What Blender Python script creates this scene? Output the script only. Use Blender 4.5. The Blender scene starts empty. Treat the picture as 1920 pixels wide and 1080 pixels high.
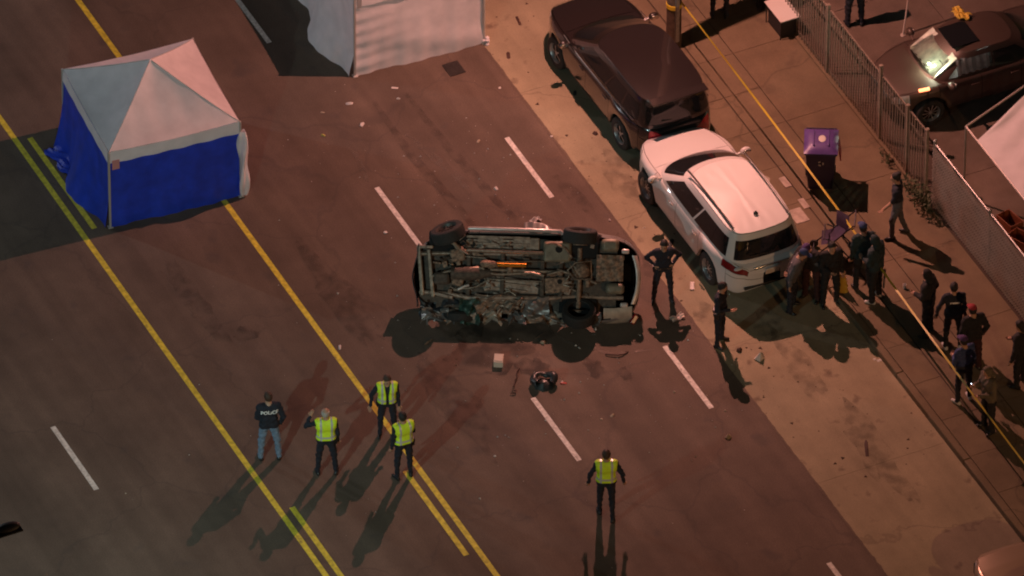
import bpy, bmesh, math, random
import numpy as np
from mathutils import Vector, Matrix, Euler
random.seed(7); rng = np.random.RandomState(7)
sc = bpy.context.scene; col = sc.collection
R = math.radians
# ------------------------------------------------------------------ camera
# world: X runs along the road (down the picture), Y across it (to the fence), Z up; origin = ground at picture centre
TH, PH, FPX, DIST, ROLL = R(40.38136), R(26.01976), 24673.28, 271.763, R(.21761)
_fh = Vector((-math.cos(PH), math.sin(PH), 0)); _rt = Vector((math.sin(PH), math.cos(PH), 0)); _z = Vector((0, 0, 1))
_fw = _fh*math.cos(TH)-_z*math.sin(TH); _up = _fh*math.sin(TH)+_z*math.cos(TH)
_c, _s = math.cos(ROLL), math.sin(ROLL)
CR, CU = _rt*_c+_up*_s, _up*_c-_rt*_s
CO = -_fw*DIST
cam = bpy.data.cameras.new('camera'); camo = bpy.data.objects.new('camera', cam); col.objects.link(camo)
m3 = Matrix((CR, CU, -_fw)).transposed()
camo.matrix_world = Matrix.Translation(CO) @ m3.to_4x4()
cam.sensor_width = 36; cam.lens = FPX/1920*36; cam.clip_start = 10; cam.clip_end = 3000
sc.camera = camo
def G(px, py, z=0.0):
    d = CR*((px-960)/FPX)+CU*((540-py)/FPX)+_fw
    t = (z-CO.z)/d.z
    p = CO+d*t
    return Vector((p.x, p.y, z))
# ------------------------------------------------------------------ world, moon, exposure
w = bpy.data.worlds.new('World'); sc.world = w; w.use_nodes = True
nt = w.node_tree; nt.nodes.clear()
sky = nt.nodes.new('ShaderNodeTexSky'); sky.sky_type = 'NISHITA'; sky.sun_disc = False
sky.sun_elevation = R(2); sky.sun_rotation = R(120)
bg = nt.nodes.new('ShaderNodeBackground'); bg.inputs[1].default_value = 0.010
ow = nt.nodes.new('ShaderNodeOutputWorld'); nt.links.new(sky.outputs[0], bg.inputs[0]); nt.links.new(bg.outputs[0], ow.inputs[0])
sun = bpy.data.lights.new('moonlight', 'SUN'); sun.energy = 0.012; sun.angle = R(.5); sun.color = (.8, .9, 1)
suno = bpy.data.objects.new('moonlight', sun); col.objects.link(suno); suno.rotation_euler = (R(50), 0, R(40))
sc.view_settings.view_transform = 'Standard'; sc.view_settings.look = 'None'; sc.view_settings.gamma = 1
sc.view_settings.exposure = 0.0; sc.view_settings.use_curve_mapping = False
try: sc.cycles.filter_width = 2.0
except Exception: pass
LAMP = {'main': ((-5.15, 4.85, 9.55), 4900, (1, .41, .32)),
        'cool': ((12.06, -16.6, 9.2), 3600, (.72, 1, .96)),
        'far': ((-22.0, -17.0, 9.3), 3000, (.88, .94, 1)),
        'warm': ((31.5, 4.9, 9.3), 4800, (1, .52, .24))}
# ------------------------------------------------------------------ materials
MATS = {}
def mat(name, c, rough=.6, metal=0, var=.0, vscale=6, bump=0, bscale=60, spec=.5, emit=None, es=0, alpha=1, trans=0, coat=0, c2=None):
    if name in MATS: return MATS[name]
    m = bpy.data.materials.new(name); m.use_nodes = True; t = m.node_tree; b = t.nodes['Principled BSDF']
    b.inputs['Base Color'].default_value = (*c, 1); b.inputs['Roughness'].default_value = rough
    b.inputs['Metallic'].default_value = metal; b.inputs['Specular IOR Level'].default_value = spec
    b.inputs['Alpha'].default_value = alpha; b.inputs['Transmission Weight'].default_value = trans
    b.inputs['Coat Weight'].default_value = coat; b.inputs['Coat Roughness'].default_value = .05
    if emit: b.inputs['Emission Color'].default_value = (*emit, 1); b.inputs['Emission Strength'].default_value = es
    co = None
    if var or bump:
        co = t.nodes.new('ShaderNodeTexCoord')
    if var:
        n = t.nodes.new('ShaderNodeTexNoise'); n.inputs['Scale'].default_value = vscale; n.inputs['Detail'].default_value = 6
        t.links.new(co.outputs['Object'], n.inputs['Vector'])
        r = t.nodes.new('ShaderNodeValToRGB'); r.color_ramp.elements[0].position = .3; r.color_ramp.elements[1].position = .72
        lo = c2 if c2 else tuple(x*(1-var) for x in c); hi = tuple(min(1, x*(1+var*.6)) for x in c)
        r.color_ramp.elements[0].color = (*lo, 1); r.color_ramp.elements[1].color = (*hi, 1)
        t.links.new(n.outputs['Fac'], r.inputs[0]); t.links.new(r.outputs[0], b.inputs['Base Color'])
    if bump:
        n2 = t.nodes.new('ShaderNodeTexNoise'); n2.inputs['Scale'].default_value = bscale; n2.inputs['Detail'].default_value = 4
        t.links.new(co.outputs['Object'], n2.inputs['Vector'])
        bp = t.nodes.new('ShaderNodeBump'); bp.inputs['Strength'].default_value = bump; bp.inputs['Distance'].default_value = .02
        t.links.new(n2.outputs['Fac'], bp.inputs['Height']); t.links.new(bp.outputs[0], b.inputs['Normal'])
    MATS[name] = m; return m
def ground_mat(name, base, grain, streak, stain_col, stain_amt, stain_scale, rough=.85, blot=.25, streak_dir=True):
    """layered outdoor surface: fine grain, long streaks along the road, broad blotches, dark spots"""
    m = bpy.data.materials.new(name); m.use_nodes = True; t = m.node_tree; b = t.nodes['Principled BSDF']
    b.inputs['Roughness'].default_value = rough; b.inputs['Specular IOR Level'].default_value = .3
    g = t.nodes.new('ShaderNodeNewGeometry')
    def noise(sc_, det, scale=(1, 1, 1)):
        mp = t.nodes.new('ShaderNodeMapping'); mp.inputs['Scale'].default_value = scale
        t.links.new(g.outputs['Position'], mp.inputs['Vector'])
        n = t.nodes.new('ShaderNodeTexNoise'); n.inputs['Scale'].default_value = sc_; n.inputs['Detail'].default_value = det
        t.links.new(mp.outputs[0], n.inputs['Vector']); return n.outputs['Fac']
    def ramp(fac, p0, p1, v0, v1):
        r = t.nodes.new('ShaderNodeMapRange'); r.inputs[1].default_value = p0; r.inputs[2].default_value = p1
        r.inputs[3].default_value = v0; r.inputs[4].default_value = v1; t.links.new(fac, r.inputs[0]); return r.outputs[0]
    def mul(a, c):
        x = t.nodes.new('ShaderNodeMath'); x.operation = 'MULTIPLY'; t.links.new(a, x.inputs[0]); t.links.new(c, x.inputs[1]); return x.outputs[0]
    f = ramp(noise(38, 6), .25, .75, 1-grain, 1+grain)
    f = mul(f, ramp(noise(.55, 5), .3, .7, 1-blot, 1+blot))
    f = mul(f, ramp(noise(2.6, 6), .3, .7, 1-blot*.5, 1+blot*.5))
    f = mul(f, ramp(noise(1.0, 5, (.05, 2.2, 1)), .32, .68, 1-streak, 1+streak))
    f = mul(f, ramp(noise(1.0, 3, (.02, .62, 1)), .35, .65, 1-streak*.9, 1+streak*.9))
    mix = t.nodes.new('ShaderNodeMix'); mix.data_type = 'RGBA'; mix.blend_type = 'MULTIPLY'; mix.inputs[0].default_value = 1
    mix.inputs[6].default_value = (*base, 1)
    cc = t.nodes.new('ShaderNodeCombineColor')
    for k in range(3): t.links.new(f, cc.inputs[k])
    t.links.new(cc.outputs[0], mix.inputs[7])
    st = ramp(noise(stain_scale, 4), .62, .74, 0, stain_amt)
    mx2 = t.nodes.new('ShaderNodeMix'); mx2.data_type = 'RGBA'
    t.links.new(st, mx2.inputs[0]); t.links.new(mix.outputs[2], mx2.inputs[6]); mx2.inputs[7].default_value = (*stain_col, 1)
    t.links.new(mx2.outputs[2], b.inputs['Base Color'])
    bp = t.nodes.new('ShaderNodeBump'); bp.inputs['Strength'].default_value = .35; bp.inputs['Distance'].default_value = .01
    t.links.new(noise(120, 3), bp.inputs['Height']); t.links.new(bp.outputs[0], b.inputs['Normal'])
    MATS[name] = m; return m
M_ASPH = ground_mat('asphalt', (.120, .089, .068), .22, .13, (.055, .05, .048), .5, 1.3, .8, .16)
M_CONC = ground_mat('lane_concrete', (.285, .242, .160), .12, .10, (.12, .09, .065), .75, 2.2, .9, .13)
M_WALK = ground_mat('walk_concrete', (.162, .124, .078), .12, .05, (.10, .075, .05), .6, 1.7, .9, .17)
M_LOT = ground_mat('lot_concrete', (.14, .106, .082), .15, .05, (.07, .055, .04), .6, .9, .9, .25)
M_DIRT = ground_mat('dirt', (.10, .085, .065), .2, .02, (.05, .04, .03), .5, 1.5, .95, .3)
M_JOINT = mat('joint_gap', (.05, .035, .025), .95)
M_YEL = mat('yellow_paint', (.68, .58, .05), .7, var=.35, vscale=9, bump=.2)
M_WHT = mat('white_paint', (.70, .67, .62), .7, var=.35, vscale=11, bump=.2)
M_RUB = mat('tyre_rubber', (.022, .021, .02), .8, var=.3, vscale=30)
M_BLK = mat('black_plastic', (.02, .02, .02), .5)
M_SHELL = mat('dark_interior', (.008, .008, .009), .9)
M_GLASS = mat('tinted_glass', (.012, .013, .014), .06, spec=.6)
M_RIM = mat('alloy_rim', (.42, .42, .42), .35, .75)
M_CHROME = mat('chrome', (.75, .74, .72), .18, 1)
M_RED = mat('red_lens', (.16, .006, .008), .2, coat=.5)
M_LENS = mat('clear_lens', (.55, .55, .55), .15, coat=.6)
M_STEEL = mat('galvanised_steel', (.36, .35, .33), .45, .6, var=.25, vscale=12)
M_WOOD = mat('weathered_wood', (.13, .085, .06), .9, var=.45, vscale=9, bump=.5, bscale=30)
M_PLATE = mat('number_plate', (.6, .58, .55), .5)
def worn(m, under, scale=7, lo=.50, hi=.66):
    """paint rubbed through to the road in flecks and scuffs"""
    t = m.node_tree; b = t.nodes['Principled BSDF']; src = b.inputs['Base Color'].links[0].from_socket
    g = t.nodes.new('ShaderNodeNewGeometry'); mp = t.nodes.new('ShaderNodeMapping'); mp.inputs['Scale'].default_value = (.45, 1.6, 1)
    n = t.nodes.new('ShaderNodeTexNoise'); n.inputs['Scale'].default_value = scale; n.inputs['Detail'].default_value = 8; n.inputs['Roughness'].default_value = .75
    t.links.new(g.outputs['Position'], mp.inputs['Vector']); t.links.new(mp.outputs[0], n.inputs['Vector'])
    r = t.nodes.new('ShaderNodeMapRange'); r.inputs[1].default_value = lo; r.inputs[2].default_value = hi; t.links.new(n.outputs['Fac'], r.inputs[0])
    x = t.nodes.new('ShaderNodeMix'); x.data_type = 'RGBA'; x.inputs[7].default_value = (*under, 1); t.links.new(r.outputs[0], x.inputs[0]); t.links.new(src, x.inputs[6]); t.links.new(x.outputs[2], b.inputs['Base Color'])
def cracked(m, col_, amt):
    """fine wandering cracks and tar seams"""
    t = m.node_tree; b = t.nodes['Principled BSDF']; src = b.inputs['Base Color'].links[0].from_socket
    g = t.nodes.new('ShaderNodeNewGeometry'); n = t.nodes.new('ShaderNodeTexNoise'); n.inputs['Scale'].default_value = .9; n.inputs['Detail'].default_value = 5
    t.links.new(g.outputs['Position'], n.inputs['Vector'])
    v = t.nodes.new('ShaderNodeVectorMath'); v.operation = 'MULTIPLY_ADD'; v.inputs[1].default_value = (1.6, 1.6, 0); t.links.new(n.outputs['Color'], v.inputs[0]); t.links.new(g.outputs['Position'], v.inputs[2])
    vo = t.nodes.new('ShaderNodeTexVoronoi'); vo.feature = 'DISTANCE_TO_EDGE'; vo.inputs['Scale'].default_value = .22; t.links.new(v.outputs[0], vo.inputs['Vector'])
    r = t.nodes.new('ShaderNodeMapRange'); r.inputs[1].default_value = .002; r.inputs[2].default_value = .009; r.inputs[3].default_value = amt; r.inputs[4].default_value = 0; t.links.new(vo.outputs['Distance'], r.inputs[0])
    x = t.nodes.new('ShaderNodeMix'); x.data_type = 'RGBA'; x.inputs[7].default_value = (*col_, 1); t.links.new(r.outputs[0], x.inputs[0]); t.links.new(src, x.inputs[6]); t.links.new(x.outputs[2], b.inputs['Base Color'])
worn(M_YEL, (.14, .11, .07), 7, .56, .72); worn(M_WHT, (.15, .13, .11), 8, .55, .72)
cracked(M_ASPH, (.055, .046, .042), .28); cracked(M_CONC, (.12, .09, .065), .35); cracked(M_WALK, (.05, .036, .025), .3)
# ------------------------------------------------------------------ helpers
class MB:
    def __init__(s): s.v = []; s.f = []; s.m = []
    def add(s, vs, fs, m=0):
        o = len(s.v); s.v += [tuple(x) for x in vs]; s.f += [tuple(i+o for i in f) for f in fs]; s.m += [m]*len(fs)
    def box(s, c, d, rot=None, m=0, taper=(1, 1)):
        x, y, z = d[0]/2, d[1]/2, d[2]/2; tx, ty = taper
        vs = [Vector((a*x*(tx if q > 0 else 1), b*y*(ty if q > 0 else 1), q*z)) for q in (-1, 1) for a, b in ((-1, -1), (1, -1), (1, 1), (-1, 1))]
        if rot is not None:
            e = rot if isinstance(rot, Matrix) else Euler(rot).to_matrix(); vs = [e @ v for v in vs]
        vs = [v+Vector(c) for v in vs]
        s.add(vs, [(3, 2, 1, 0), (4, 5, 6, 7), (0, 1, 5, 4), (1, 2, 6, 5), (2, 3, 7, 6), (3, 0, 4, 7)], m)
    def tube(s, pts, r, n=8, m=0, cap=True, squash=None):
        pts = [Vector(p) for p in pts]; k = len(pts); rs = r if isinstance(r, (list, tuple)) else [r]*k
        vs = []; prev = None
        for i, p in enumerate(pts):
            t = (pts[min(i+1, k-1)]-pts[max(i-1, 0)])
            t = t.normalized() if t.length > 1e-9 else Vector((0, 0, 1))
            if prev is None:
                a = Vector((0, 0, 1)) if abs(t.z) < .9 else Vector((1, 0, 0)); nx = t.cross(a).normalized()
            else:
                nx = (prev-t*prev.dot(t)); nx = nx.normalized() if nx.length > 1e-6 else t.orthogonal().normalized()
            prev = nx; ny = t.cross(nx)
            for q in range(n):
                a = 2*math.pi*q/n; vs.append(p+nx*math.cos(a)*rs[i]+ny*math.sin(a)*rs[i]*(squash or 1))
        fs = [(i*n+q, i*n+(q+1) % n, (i+1)*n+(q+1) % n, (i+1)*n+q) for i in range(k-1) for q in range(n)]
        if cap: fs += [tuple(range(n-1, -1, -1)), tuple((k-1)*n+q for q in range(n))]
        s.add(vs, fs, m)
    def lathe(s, prof, c=(0, 0, 0), axis='z', n=24, m=0):
        vs = []
        for r, h in prof:
            for q in range(n):
                a = 2*math.pi*q/n; x, y = r*math.cos(a), r*math.sin(a)
                p = {'z': (x, y, h), 'y': (x, h, y), 'x': (h, x, y)}[axis]
                vs.append(Vector(p)+Vector(c))
        fs = [(i*n+q, i*n+(q+1) % n, (i+1)*n+(q+1) % n, (i+1)*n+q) for i in range(len(prof)-1) for q in range(n)]
        s.add(vs, fs, m)
    def ell(s, c, r, m=0, nu=12, nv=8, rot=None):
        vs = []; c = Vector(c)
        for i in range(nv+1):
            a = math.pi*i/nv
            for q in range(nu):
                b = 2*math.pi*q/nu; v = Vector((r[0]*math.sin(a)*math.cos(b), r[1]*math.sin(a)*math.sin(b), r[2]*math.cos(a)))
                if rot is not None: v = rot @ v
                vs.append(v+c)
        s.add(vs, [(i*nu+q, (i+1)*nu+q, (i+1)*nu+(q+1) % nu, i*nu+(q+1) % nu) for i in range(nv) for q in range(nu)], m)
    def grid(s, fn, nu, nv, m=0):
        vs = [fn(i/nu, j/nv) for i in range(nu+1) for j in range(nv+1)]
        s.add(vs, [(i*(nv+1)+j, (i+1)*(nv+1)+j, (i+1)*(nv+1)+j+1, i*(nv+1)+j+1) for i in range(nu) for j in range(nv)], m)
    def build(s, name, mats, parent=None, smooth=True, bevel=0, solid=0, ang=35):
        me = bpy.data.meshes.new(name); me.from_pydata(s.v, [], s.f)
        mats = mats if isinstance(mats, (list, tuple)) else [mats]
        for m in mats: me.materials.append(m)
        if len(mats) > 1: me.polygons.foreach_set('material_index', s.m)
        if smooth:
            me.shade_smooth()
            try: me.set_sharp_from_angle(angle=R(ang))
            except Exception: pass
        me.update()
        return link(name, me, parent, bevel, solid)
def link(name, me, parent=None, bevel=0, solid=0):
    o = bpy.data.objects.new(name, me); col.objects.link(o)
    if parent is not None: o.parent = parent
    if solid:
        d = o.modifiers.new('solid', 'SOLIDIFY'); d.thickness = solid; d.offset = 0
    if bevel:
        d = o.modifiers.new('bevel', 'BEVEL'); d.width = bevel; d.segments = 2; d.limit_method = 'ANGLE'
    return o
def thing(name, label, cat, loc=(0, 0, 0), yaw=0, group=None):
    o = bpy.data.objects.new(name, None); col.objects.link(o); o.empty_display_size = .2
    o.location = loc; o.rotation_euler = (0, 0, yaw); return tag(o, label, cat, group)
def tag(o, label, cat, group=None):
    o['label'] = label; o['category'] = cat
    if group: o['group'] = group
    return o
def struct(o): o['kind'] = 'structure'; return o
def one(name, mb, mats, label, cat, group=None, loc=(0, 0, 0), yaw=0, **k):
    o = mb.build(name, mats, None, **k); o.location = loc; o.rotation_euler = (0, 0, yaw); return tag(o, label, cat, group)
SW = .15   # sidewalk height
# ------------------------------------------------------------------ setting: ground, road, lane, kerb, sidewalk, lot
def sheet(name, x0, x1, y0, y1, z, m):
    b = MB(); b.add([(x0, y0, z), (x1, y0, z), (x1, y1, z), (x0, y1, z)], [(0, 1, 2, 3)]); return struct(b.build(name, m, smooth=False))
sheet('ground', -900, 900, -900, 900, -.03, M_DIRT)
sheet('road', -160, 160, -19, 2.9, 0, M_ASPH)
lane = sheet('parking_lane', -160, 160, 2.9, 5.84, -.004, M_JOINT)
b0 = MB()
x = -37.8
while x < 36:        # cast panels of the concrete lane, joints open
    b = MB(); g = .006; L = 4.6
    b.box((x+L/2, (2.9+5.84)/2, -.02), (L-g, 2.94-.004, .05)); b.build('panel', M_CONC, lane, smooth=False); x += L
# kerb and parkway strip
kerb = struct(bpy.data.objects.new('kerb', None)); col.objects.link(kerb)
x = -36
while x < 36:
    b = MB(); b.box((x+1.5, 5.84+.08, SW/2-.02), (2.985, .16, SW+.04)); b.build('kerb_stone', M_WALK, kerb, smooth=True, bevel=.02); x += 3.0
walk = sheet('sidewalk', -160, 160, 6.0, 8.93, SW-.02, M_JOINT)
random.seed(3)
for (y0, y1) in ((6.005, 6.61), (6.635, 7.445), (7.46, 8.9)):
    x = -12.13 if y0 < 7.4 else -12.13
    st = 1.24 if y0 > 6.6 else 1.24
    if y0 > 7.4: st = 2.48
    while x < 22:
        dz = random.uniform(-.003, .003); g = .011
        b = MB(); b.box((x+st/2, (y0+y1)/2, SW-.03+dz), (st-g, y1-y0-g*.5, .06), rot=(random.uniform(-.001, .001), random.uniform(-.001, .001), 0))
        b.build('slab', M_WALK, walk, smooth=False); x += st
sheet('lot_pavement', -160, 160, 8.93, 60, SW-.02, M_JOINT)
lotp = bpy.data.objects['lot_pavement']
for i in range(9):
    for j in range(4):
        b = MB(); x0 = -14+i*3.0; y0 = 8.98+j*3.0
        b.box((x0+1.5, y0+1.5, SW-.03+random.uniform(-.003, .003)), (2.985, 2.985, .06)); b.build('slab', M_LOT, lotp, smooth=False)
# road markings
def stripe(name, pts, wdt, m, z=.004):
    b = MB(); n = len(pts)
    for i, (x, y) in enumerate(pts):
        b.v += [(x, y-wdt/2, z), (x, y+wdt/2, z)]
    b.f = [(2*i, 2*i+2, 2*i+3, 2*i+1) for i in range(n-1)]; b.m = [0]*(n-1)
    return struct(b.build(name, m, smooth=False))
def seg(a, c, y): return [(a, y), (c, y)]
stripe('yellow_line', seg(-60, 60, -7.28), .12, M_YEL)
stripe('yellow_line', seg(-60, 60, -4.18), .12, M_YEL)
u = lambda p: G(*p).x
stripe('yellow_line', seg(u((45, 262)), u((163, 433)), -7.28+.30), .12, M_YEL)
stripe('yellow_line', seg(u((538, 954)), 30, -7.28+.27), .12, M_YEL)
stripe('yellow_line', seg(u((770, 880)), u((885, 1038)), -4.18-.28), .12, M_YEL)
for yy, a0 in ((-1.13, -4.13), (2.02, -4.42), (-10.35, G(93, 802).x)):
    for k in range(-5, 7):
        s0 = a0+k*7.44
        stripe('lane_marking', seg(s0, s0+2.16, yy), .11, M_WHT)
b = MB(); n_ = 900; rr = np.random.RandomState(4); wob = np.convolve(rr.randn(n_+40), np.ones(5)/5, 'same')*.018+np.convolve(rr.randn(n_+40), np.ones(31)/31, 'same')*.05
for i in range(n_+1):
    xx = -20+i*40/n_; b.v += [(xx, 2.86, .0065), (xx, 2.905+abs(wob[i]), .0095)]
b.f = [(2*i, 2*i+2, 2*i+3, 2*i+1) for i in range(n_)]; b.m = [0]*n_; struct(b.build('asphalt_lip', M_ASPH, smooth=False))
def film(name, c, k, scale, lo=.42, hi=.62, rough=.6):
    m = mat(name, c, rough); t = m.node_tree; b = t.nodes['Principled BSDF']; g = t.nodes.new('ShaderNodeNewGeometry'); n = t.nodes.new('ShaderNodeTexNoise'); n.inputs['Scale'].default_value = scale; n.inputs['Detail'].default_value = 7
    r = t.nodes.new('ShaderNodeMapRange'); r.inputs[1].default_value = lo; r.inputs[2].default_value = hi; r.inputs[3].default_value = 0; r.inputs[4].default_value = k
    t.links.new(g.outputs['Position'], n.inputs['Vector']); t.links.new(n.outputs['Fac'], r.inputs[0]); t.links.new(r.outputs[0], b.inputs['Alpha']); return m
def track(name, pix, w0, m, z):
    P_ = [G(*p) for p in pix]; b = MB(); pts = []
    for k in range(len(P_)-1):
        for q in range(10): pts.append(P_[k].lerp(P_[k+1], q/10))
    pts.append(P_[-1]); n = len(pts)
    for i, p in enumerate(pts):
        d = (pts[min(i+1, n-1)]-pts[max(i-1, 0)]).normalized(); s_ = Vector((-d.y, d.x, 0))*w0*.5*(.35+.65*math.sin(math.pi*(i+.3)/(n+.6))); b.v += [(p.x-s_.x, p.y-s_.y, z), (p.x+s_.x, p.y+s_.y, z)]
    b.f = [(2*i, 2*i+2, 2*i+3, 2*i+1) for i in range(n-1)]; b.m = [0]*(n-1); return struct(b.build(name, m, smooth=False))
M_SCR = film('scrape_film', (.20, .165, .135), .35, 5); M_SKD = film('skid_film', (.040, .034, .030), .26, 4, .40, .66, .9); M_OIL = film('oil_film', (.028, .024, .021), .42, 2.2, .40, .60, .85)
track('scrape_mark', [(762, 252), (800, 285), (835, 312), (862, 335), (882, 366)], .20, M_SCR, .012)
track('scrape_mark', [(655, 270), (672, 300), (690, 345)], .14, M_SCR, .0125)
track('scrape_mark', [(1010, 600), (1060, 640), (1150, 665), (1230, 655)], .10, M_SCR, .013)
track('skid_mark', [(700, 190), (770, 290), (850, 380), (900, 440)], .22, M_SKD, .0135)
track('skid_mark', [(760, 175), (835, 270), (920, 365), (985, 430)], .22, M_SKD, .014)
track('skid_mark', [(1040, 330), (1080, 370), (1110, 400)], .35, M_SKD, .0145)
def stain(px, py, rx, ry, seed, m, z):
    p = G(px, py); r_ = np.random.RandomState(seed); ph = r_.rand(4)*6; b = MB(); n = 40
    b.v = [(p.x, p.y, z)]+[(p.x+rx*math.cos(a)*(1+.25*math.sin(3*a+ph[0])+.15*math.sin(7*a+ph[1])), p.y+ry*math.sin(a)*(1+.25*math.sin(2*a+ph[2])+.12*math.sin(9*a+ph[3])), z) for a in np.linspace(0, 2*math.pi, n, endpoint=False)]
    b.f = [(0, 1+i, 1+(i+1) % n) for i in range(n)]; b.m = [0]*n; return struct(b.build('stain', m, smooth=False))
for k, (px, py, rx, ry, m) in enumerate(((940, 640, .8, 1.1, M_OIL), (1000, 690, .35, .3, M_OIL), (470, 622, .22, .35, M_OIL), (1115, 690, .3, .22, M_OIL), (860, 610, .5, .4, M_OIL), (1170, 700, .2, .16, M_OIL), (1230, 500, .4, .3, M_SKD), (1440, 610, .5, .35, M_SKD), (1330, 590, .35, .3, M_SKD), (1640, 850, 1.6, .35, M_SKD), (1500, 690, 1.2, .25, M_SKD), (1160, 330, .9, .3, M_SKD), (360, 560, 1.4, .3, M_SKD), (640, 560, 1.8, .3, M_SKD), (860, 760, 1.6, .35, M_SKD), (1080, 560, .9, .5, M_OIL))):
    stain(px, py, rx, ry, k, m, .0155+.0006*k)
# iron covers in the road
def cover(name, px, py, label, cat, r=.33, sq=None, z=.0, m=None):
    p = G(px, py, z); b = MB()
    if sq:
        b.box((0, 0, .006), (sq[0], sq[1], .02))
        for k in range(5): b.box((0, (k-2)*sq[1]/6, .017), (sq[0]*.86, sq[1]*.06, .008))
    else:
        b.lathe([(0, .012), (r*.82, .012), (r*.84, .006), (r*.9, .006), (r*.92, .014), (r, .012), (r*1.02, .0)], n=28)
    return one(name, b, m or M_IRON, label, cat, loc=p)
M_IRON = mat('cast_iron', (.035, .03, .027), .6, .4, var=.3, vscale=14)
cover('drain_cover', 851, 129, 'dark square iron cover in the asphalt in front of the white tent', 'drain cover', sq=(.42, .36))
M_METER = mat('meter_lid', (.42, .36, .30), .8, var=.3, vscale=8)
cover('meter_cover', 1472, 342, 'narrow pale meter lid in the sidewalk nearest the purple bin', 'meter cover', sq=(.34, .14), z=SW, m=M_METER)
cover('meter_cover', 1507, 382, 'narrow pale meter lid in the sidewalk next to the stroller', 'meter cover', sq=(.32, .13), z=SW, m=M_METER)
cover('vault_cover', 1497, 405, 'broad light concrete vault lid beside the white car roof', 'vault cover', sq=(.46, .30), z=SW, m=M_METER)
cover('valve_cover', 1434, 337, 'small round pale valve lid by the white car mirror', 'valve cover', r=.11, z=SW, m=M_METER)
# ------------------------------------------------------------------ street lights (the poles that carry the light of this night)
M_HEAD = mat('lamp_head_paint', (.03, .03, .03), .6)
def street_light(key, label, base, wood=True, flip=1):
    (x, y, z), pw, c = LAMP[key]
    name = 'utility_pole' if wood else 'street_lamp'
    t = thing(name, label, 'utility pole' if wood else 'street lamp', (base[0], base[1], SW))
    dx, dy = x-base[0], y-base[1]; H = z-SW
    b = MB(); b.tube([(0, 0, -.1), (0, 0, .6), (0, 0, H*.5), (0, 0, H+1.2)], [.165, .16, .14, .11], 14)
    b.build('pole', M_WOOD if wood else M_STEEL, t)
    b = MB(); b.tube([(0, 0, H-.6), (dx*.2, dy*.2, H+.05), (dx*.55, dy*.55, H+.22), (dx*.86, dy*.86, H+.18)], .03, 8); b.build('lamp_arm', M_HEAD, t)
    a = math.atan2(dy, dx); rot = Matrix.Rotation(a, 3, 'Z')
    b = MB(); b.box((dx, dy, H+.075), (.52, .28, .03), rot=rot); b.build('lamp_plate', M_HEAD, t, bevel=.01)
    b = MB(); b.ell((dx, dy, H+.15), (.25, .13, .07), rot=rot, nu=20); b.build('lamp_head', M_HEAD, t)
    ml = mat('lamp_lens_'+key, (.8, .8, .8), .3, emit=c, es=14)
    for k in range(4):
        b = MB(); b.box(Vector((dx, dy, H+.054))+rot @ Vector(((k-1.5)*.11, 0, 0)), (.06, .14, .008), rot=rot); b.build('lens', ml, t)
    if wood:
        b = MB(); b.lathe([(.163, 1.05), (.172, 1.06), (.172, 1.16), (.163, 1.17)], n=14); b.build('tape_wrap', mat('barrier_yellow', (.75, .55, .04), .55), t)
        b = MB(); b.box((.15, .0, 1.9), (.07, .10, 3.4)); b.build('conduit', M_STEEL, t, bevel=.02)
    l = bpy.data.lights.new('lamp_light', 'SPOT' if key == 'cool' else 'POINT'); l.energy = pw; l.color = c; l.shadow_soft_size = .05
    lo = bpy.data.objects.new('lamp_light', l); col.objects.link(lo); lo.parent = t; lo.location = (dx, dy, H-.02)
    if key == 'cool':      # a flood head thrown forward across the lanes
        l.spot_size = R(84); l.spot_blend = 1; lo.rotation_euler = (Vector((-2.5, -5.5, 0))-Vector((x, y, z))).to_track_quat('-Z', 'Y').to_euler()
    if key == 'main':      # second module of the same head, thrown down the road
        l2 = bpy.data.lights.new('lamp_module', 'SPOT'); l2.energy = 3400; l2.color = c; l2.shadow_soft_size = .05; l2.spot_size = R(100); l2.spot_blend = 1
        o2 = bpy.data.objects.new('lamp_module', l2); col.objects.link(o2); o2.parent = t; o2.location = (dx, dy, H-.02)
        o2.rotation_euler = (Vector((15.0, 3.6, 0))-Vector((x, y, z))).to_track_quat('-Z', 'Y').to_euler()
    return t
PB = G(1263, 84, SW)
street_light('main', 'brown wooden utility pole with yellow tape beside the dark parked car', (PB.x, PB.y))
street_light('cool', 'grey steel street lamp across the road, beyond the vested officers', (12.06, -19.6), wood=False)
street_light('far', 'grey steel street lamp across the road beyond the blue walled tent', (-22.0, -19.8), wood=False)
street_light('warm', 'wooden utility pole further along the kerb past the tan car', (31.5, 6.4))
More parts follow.
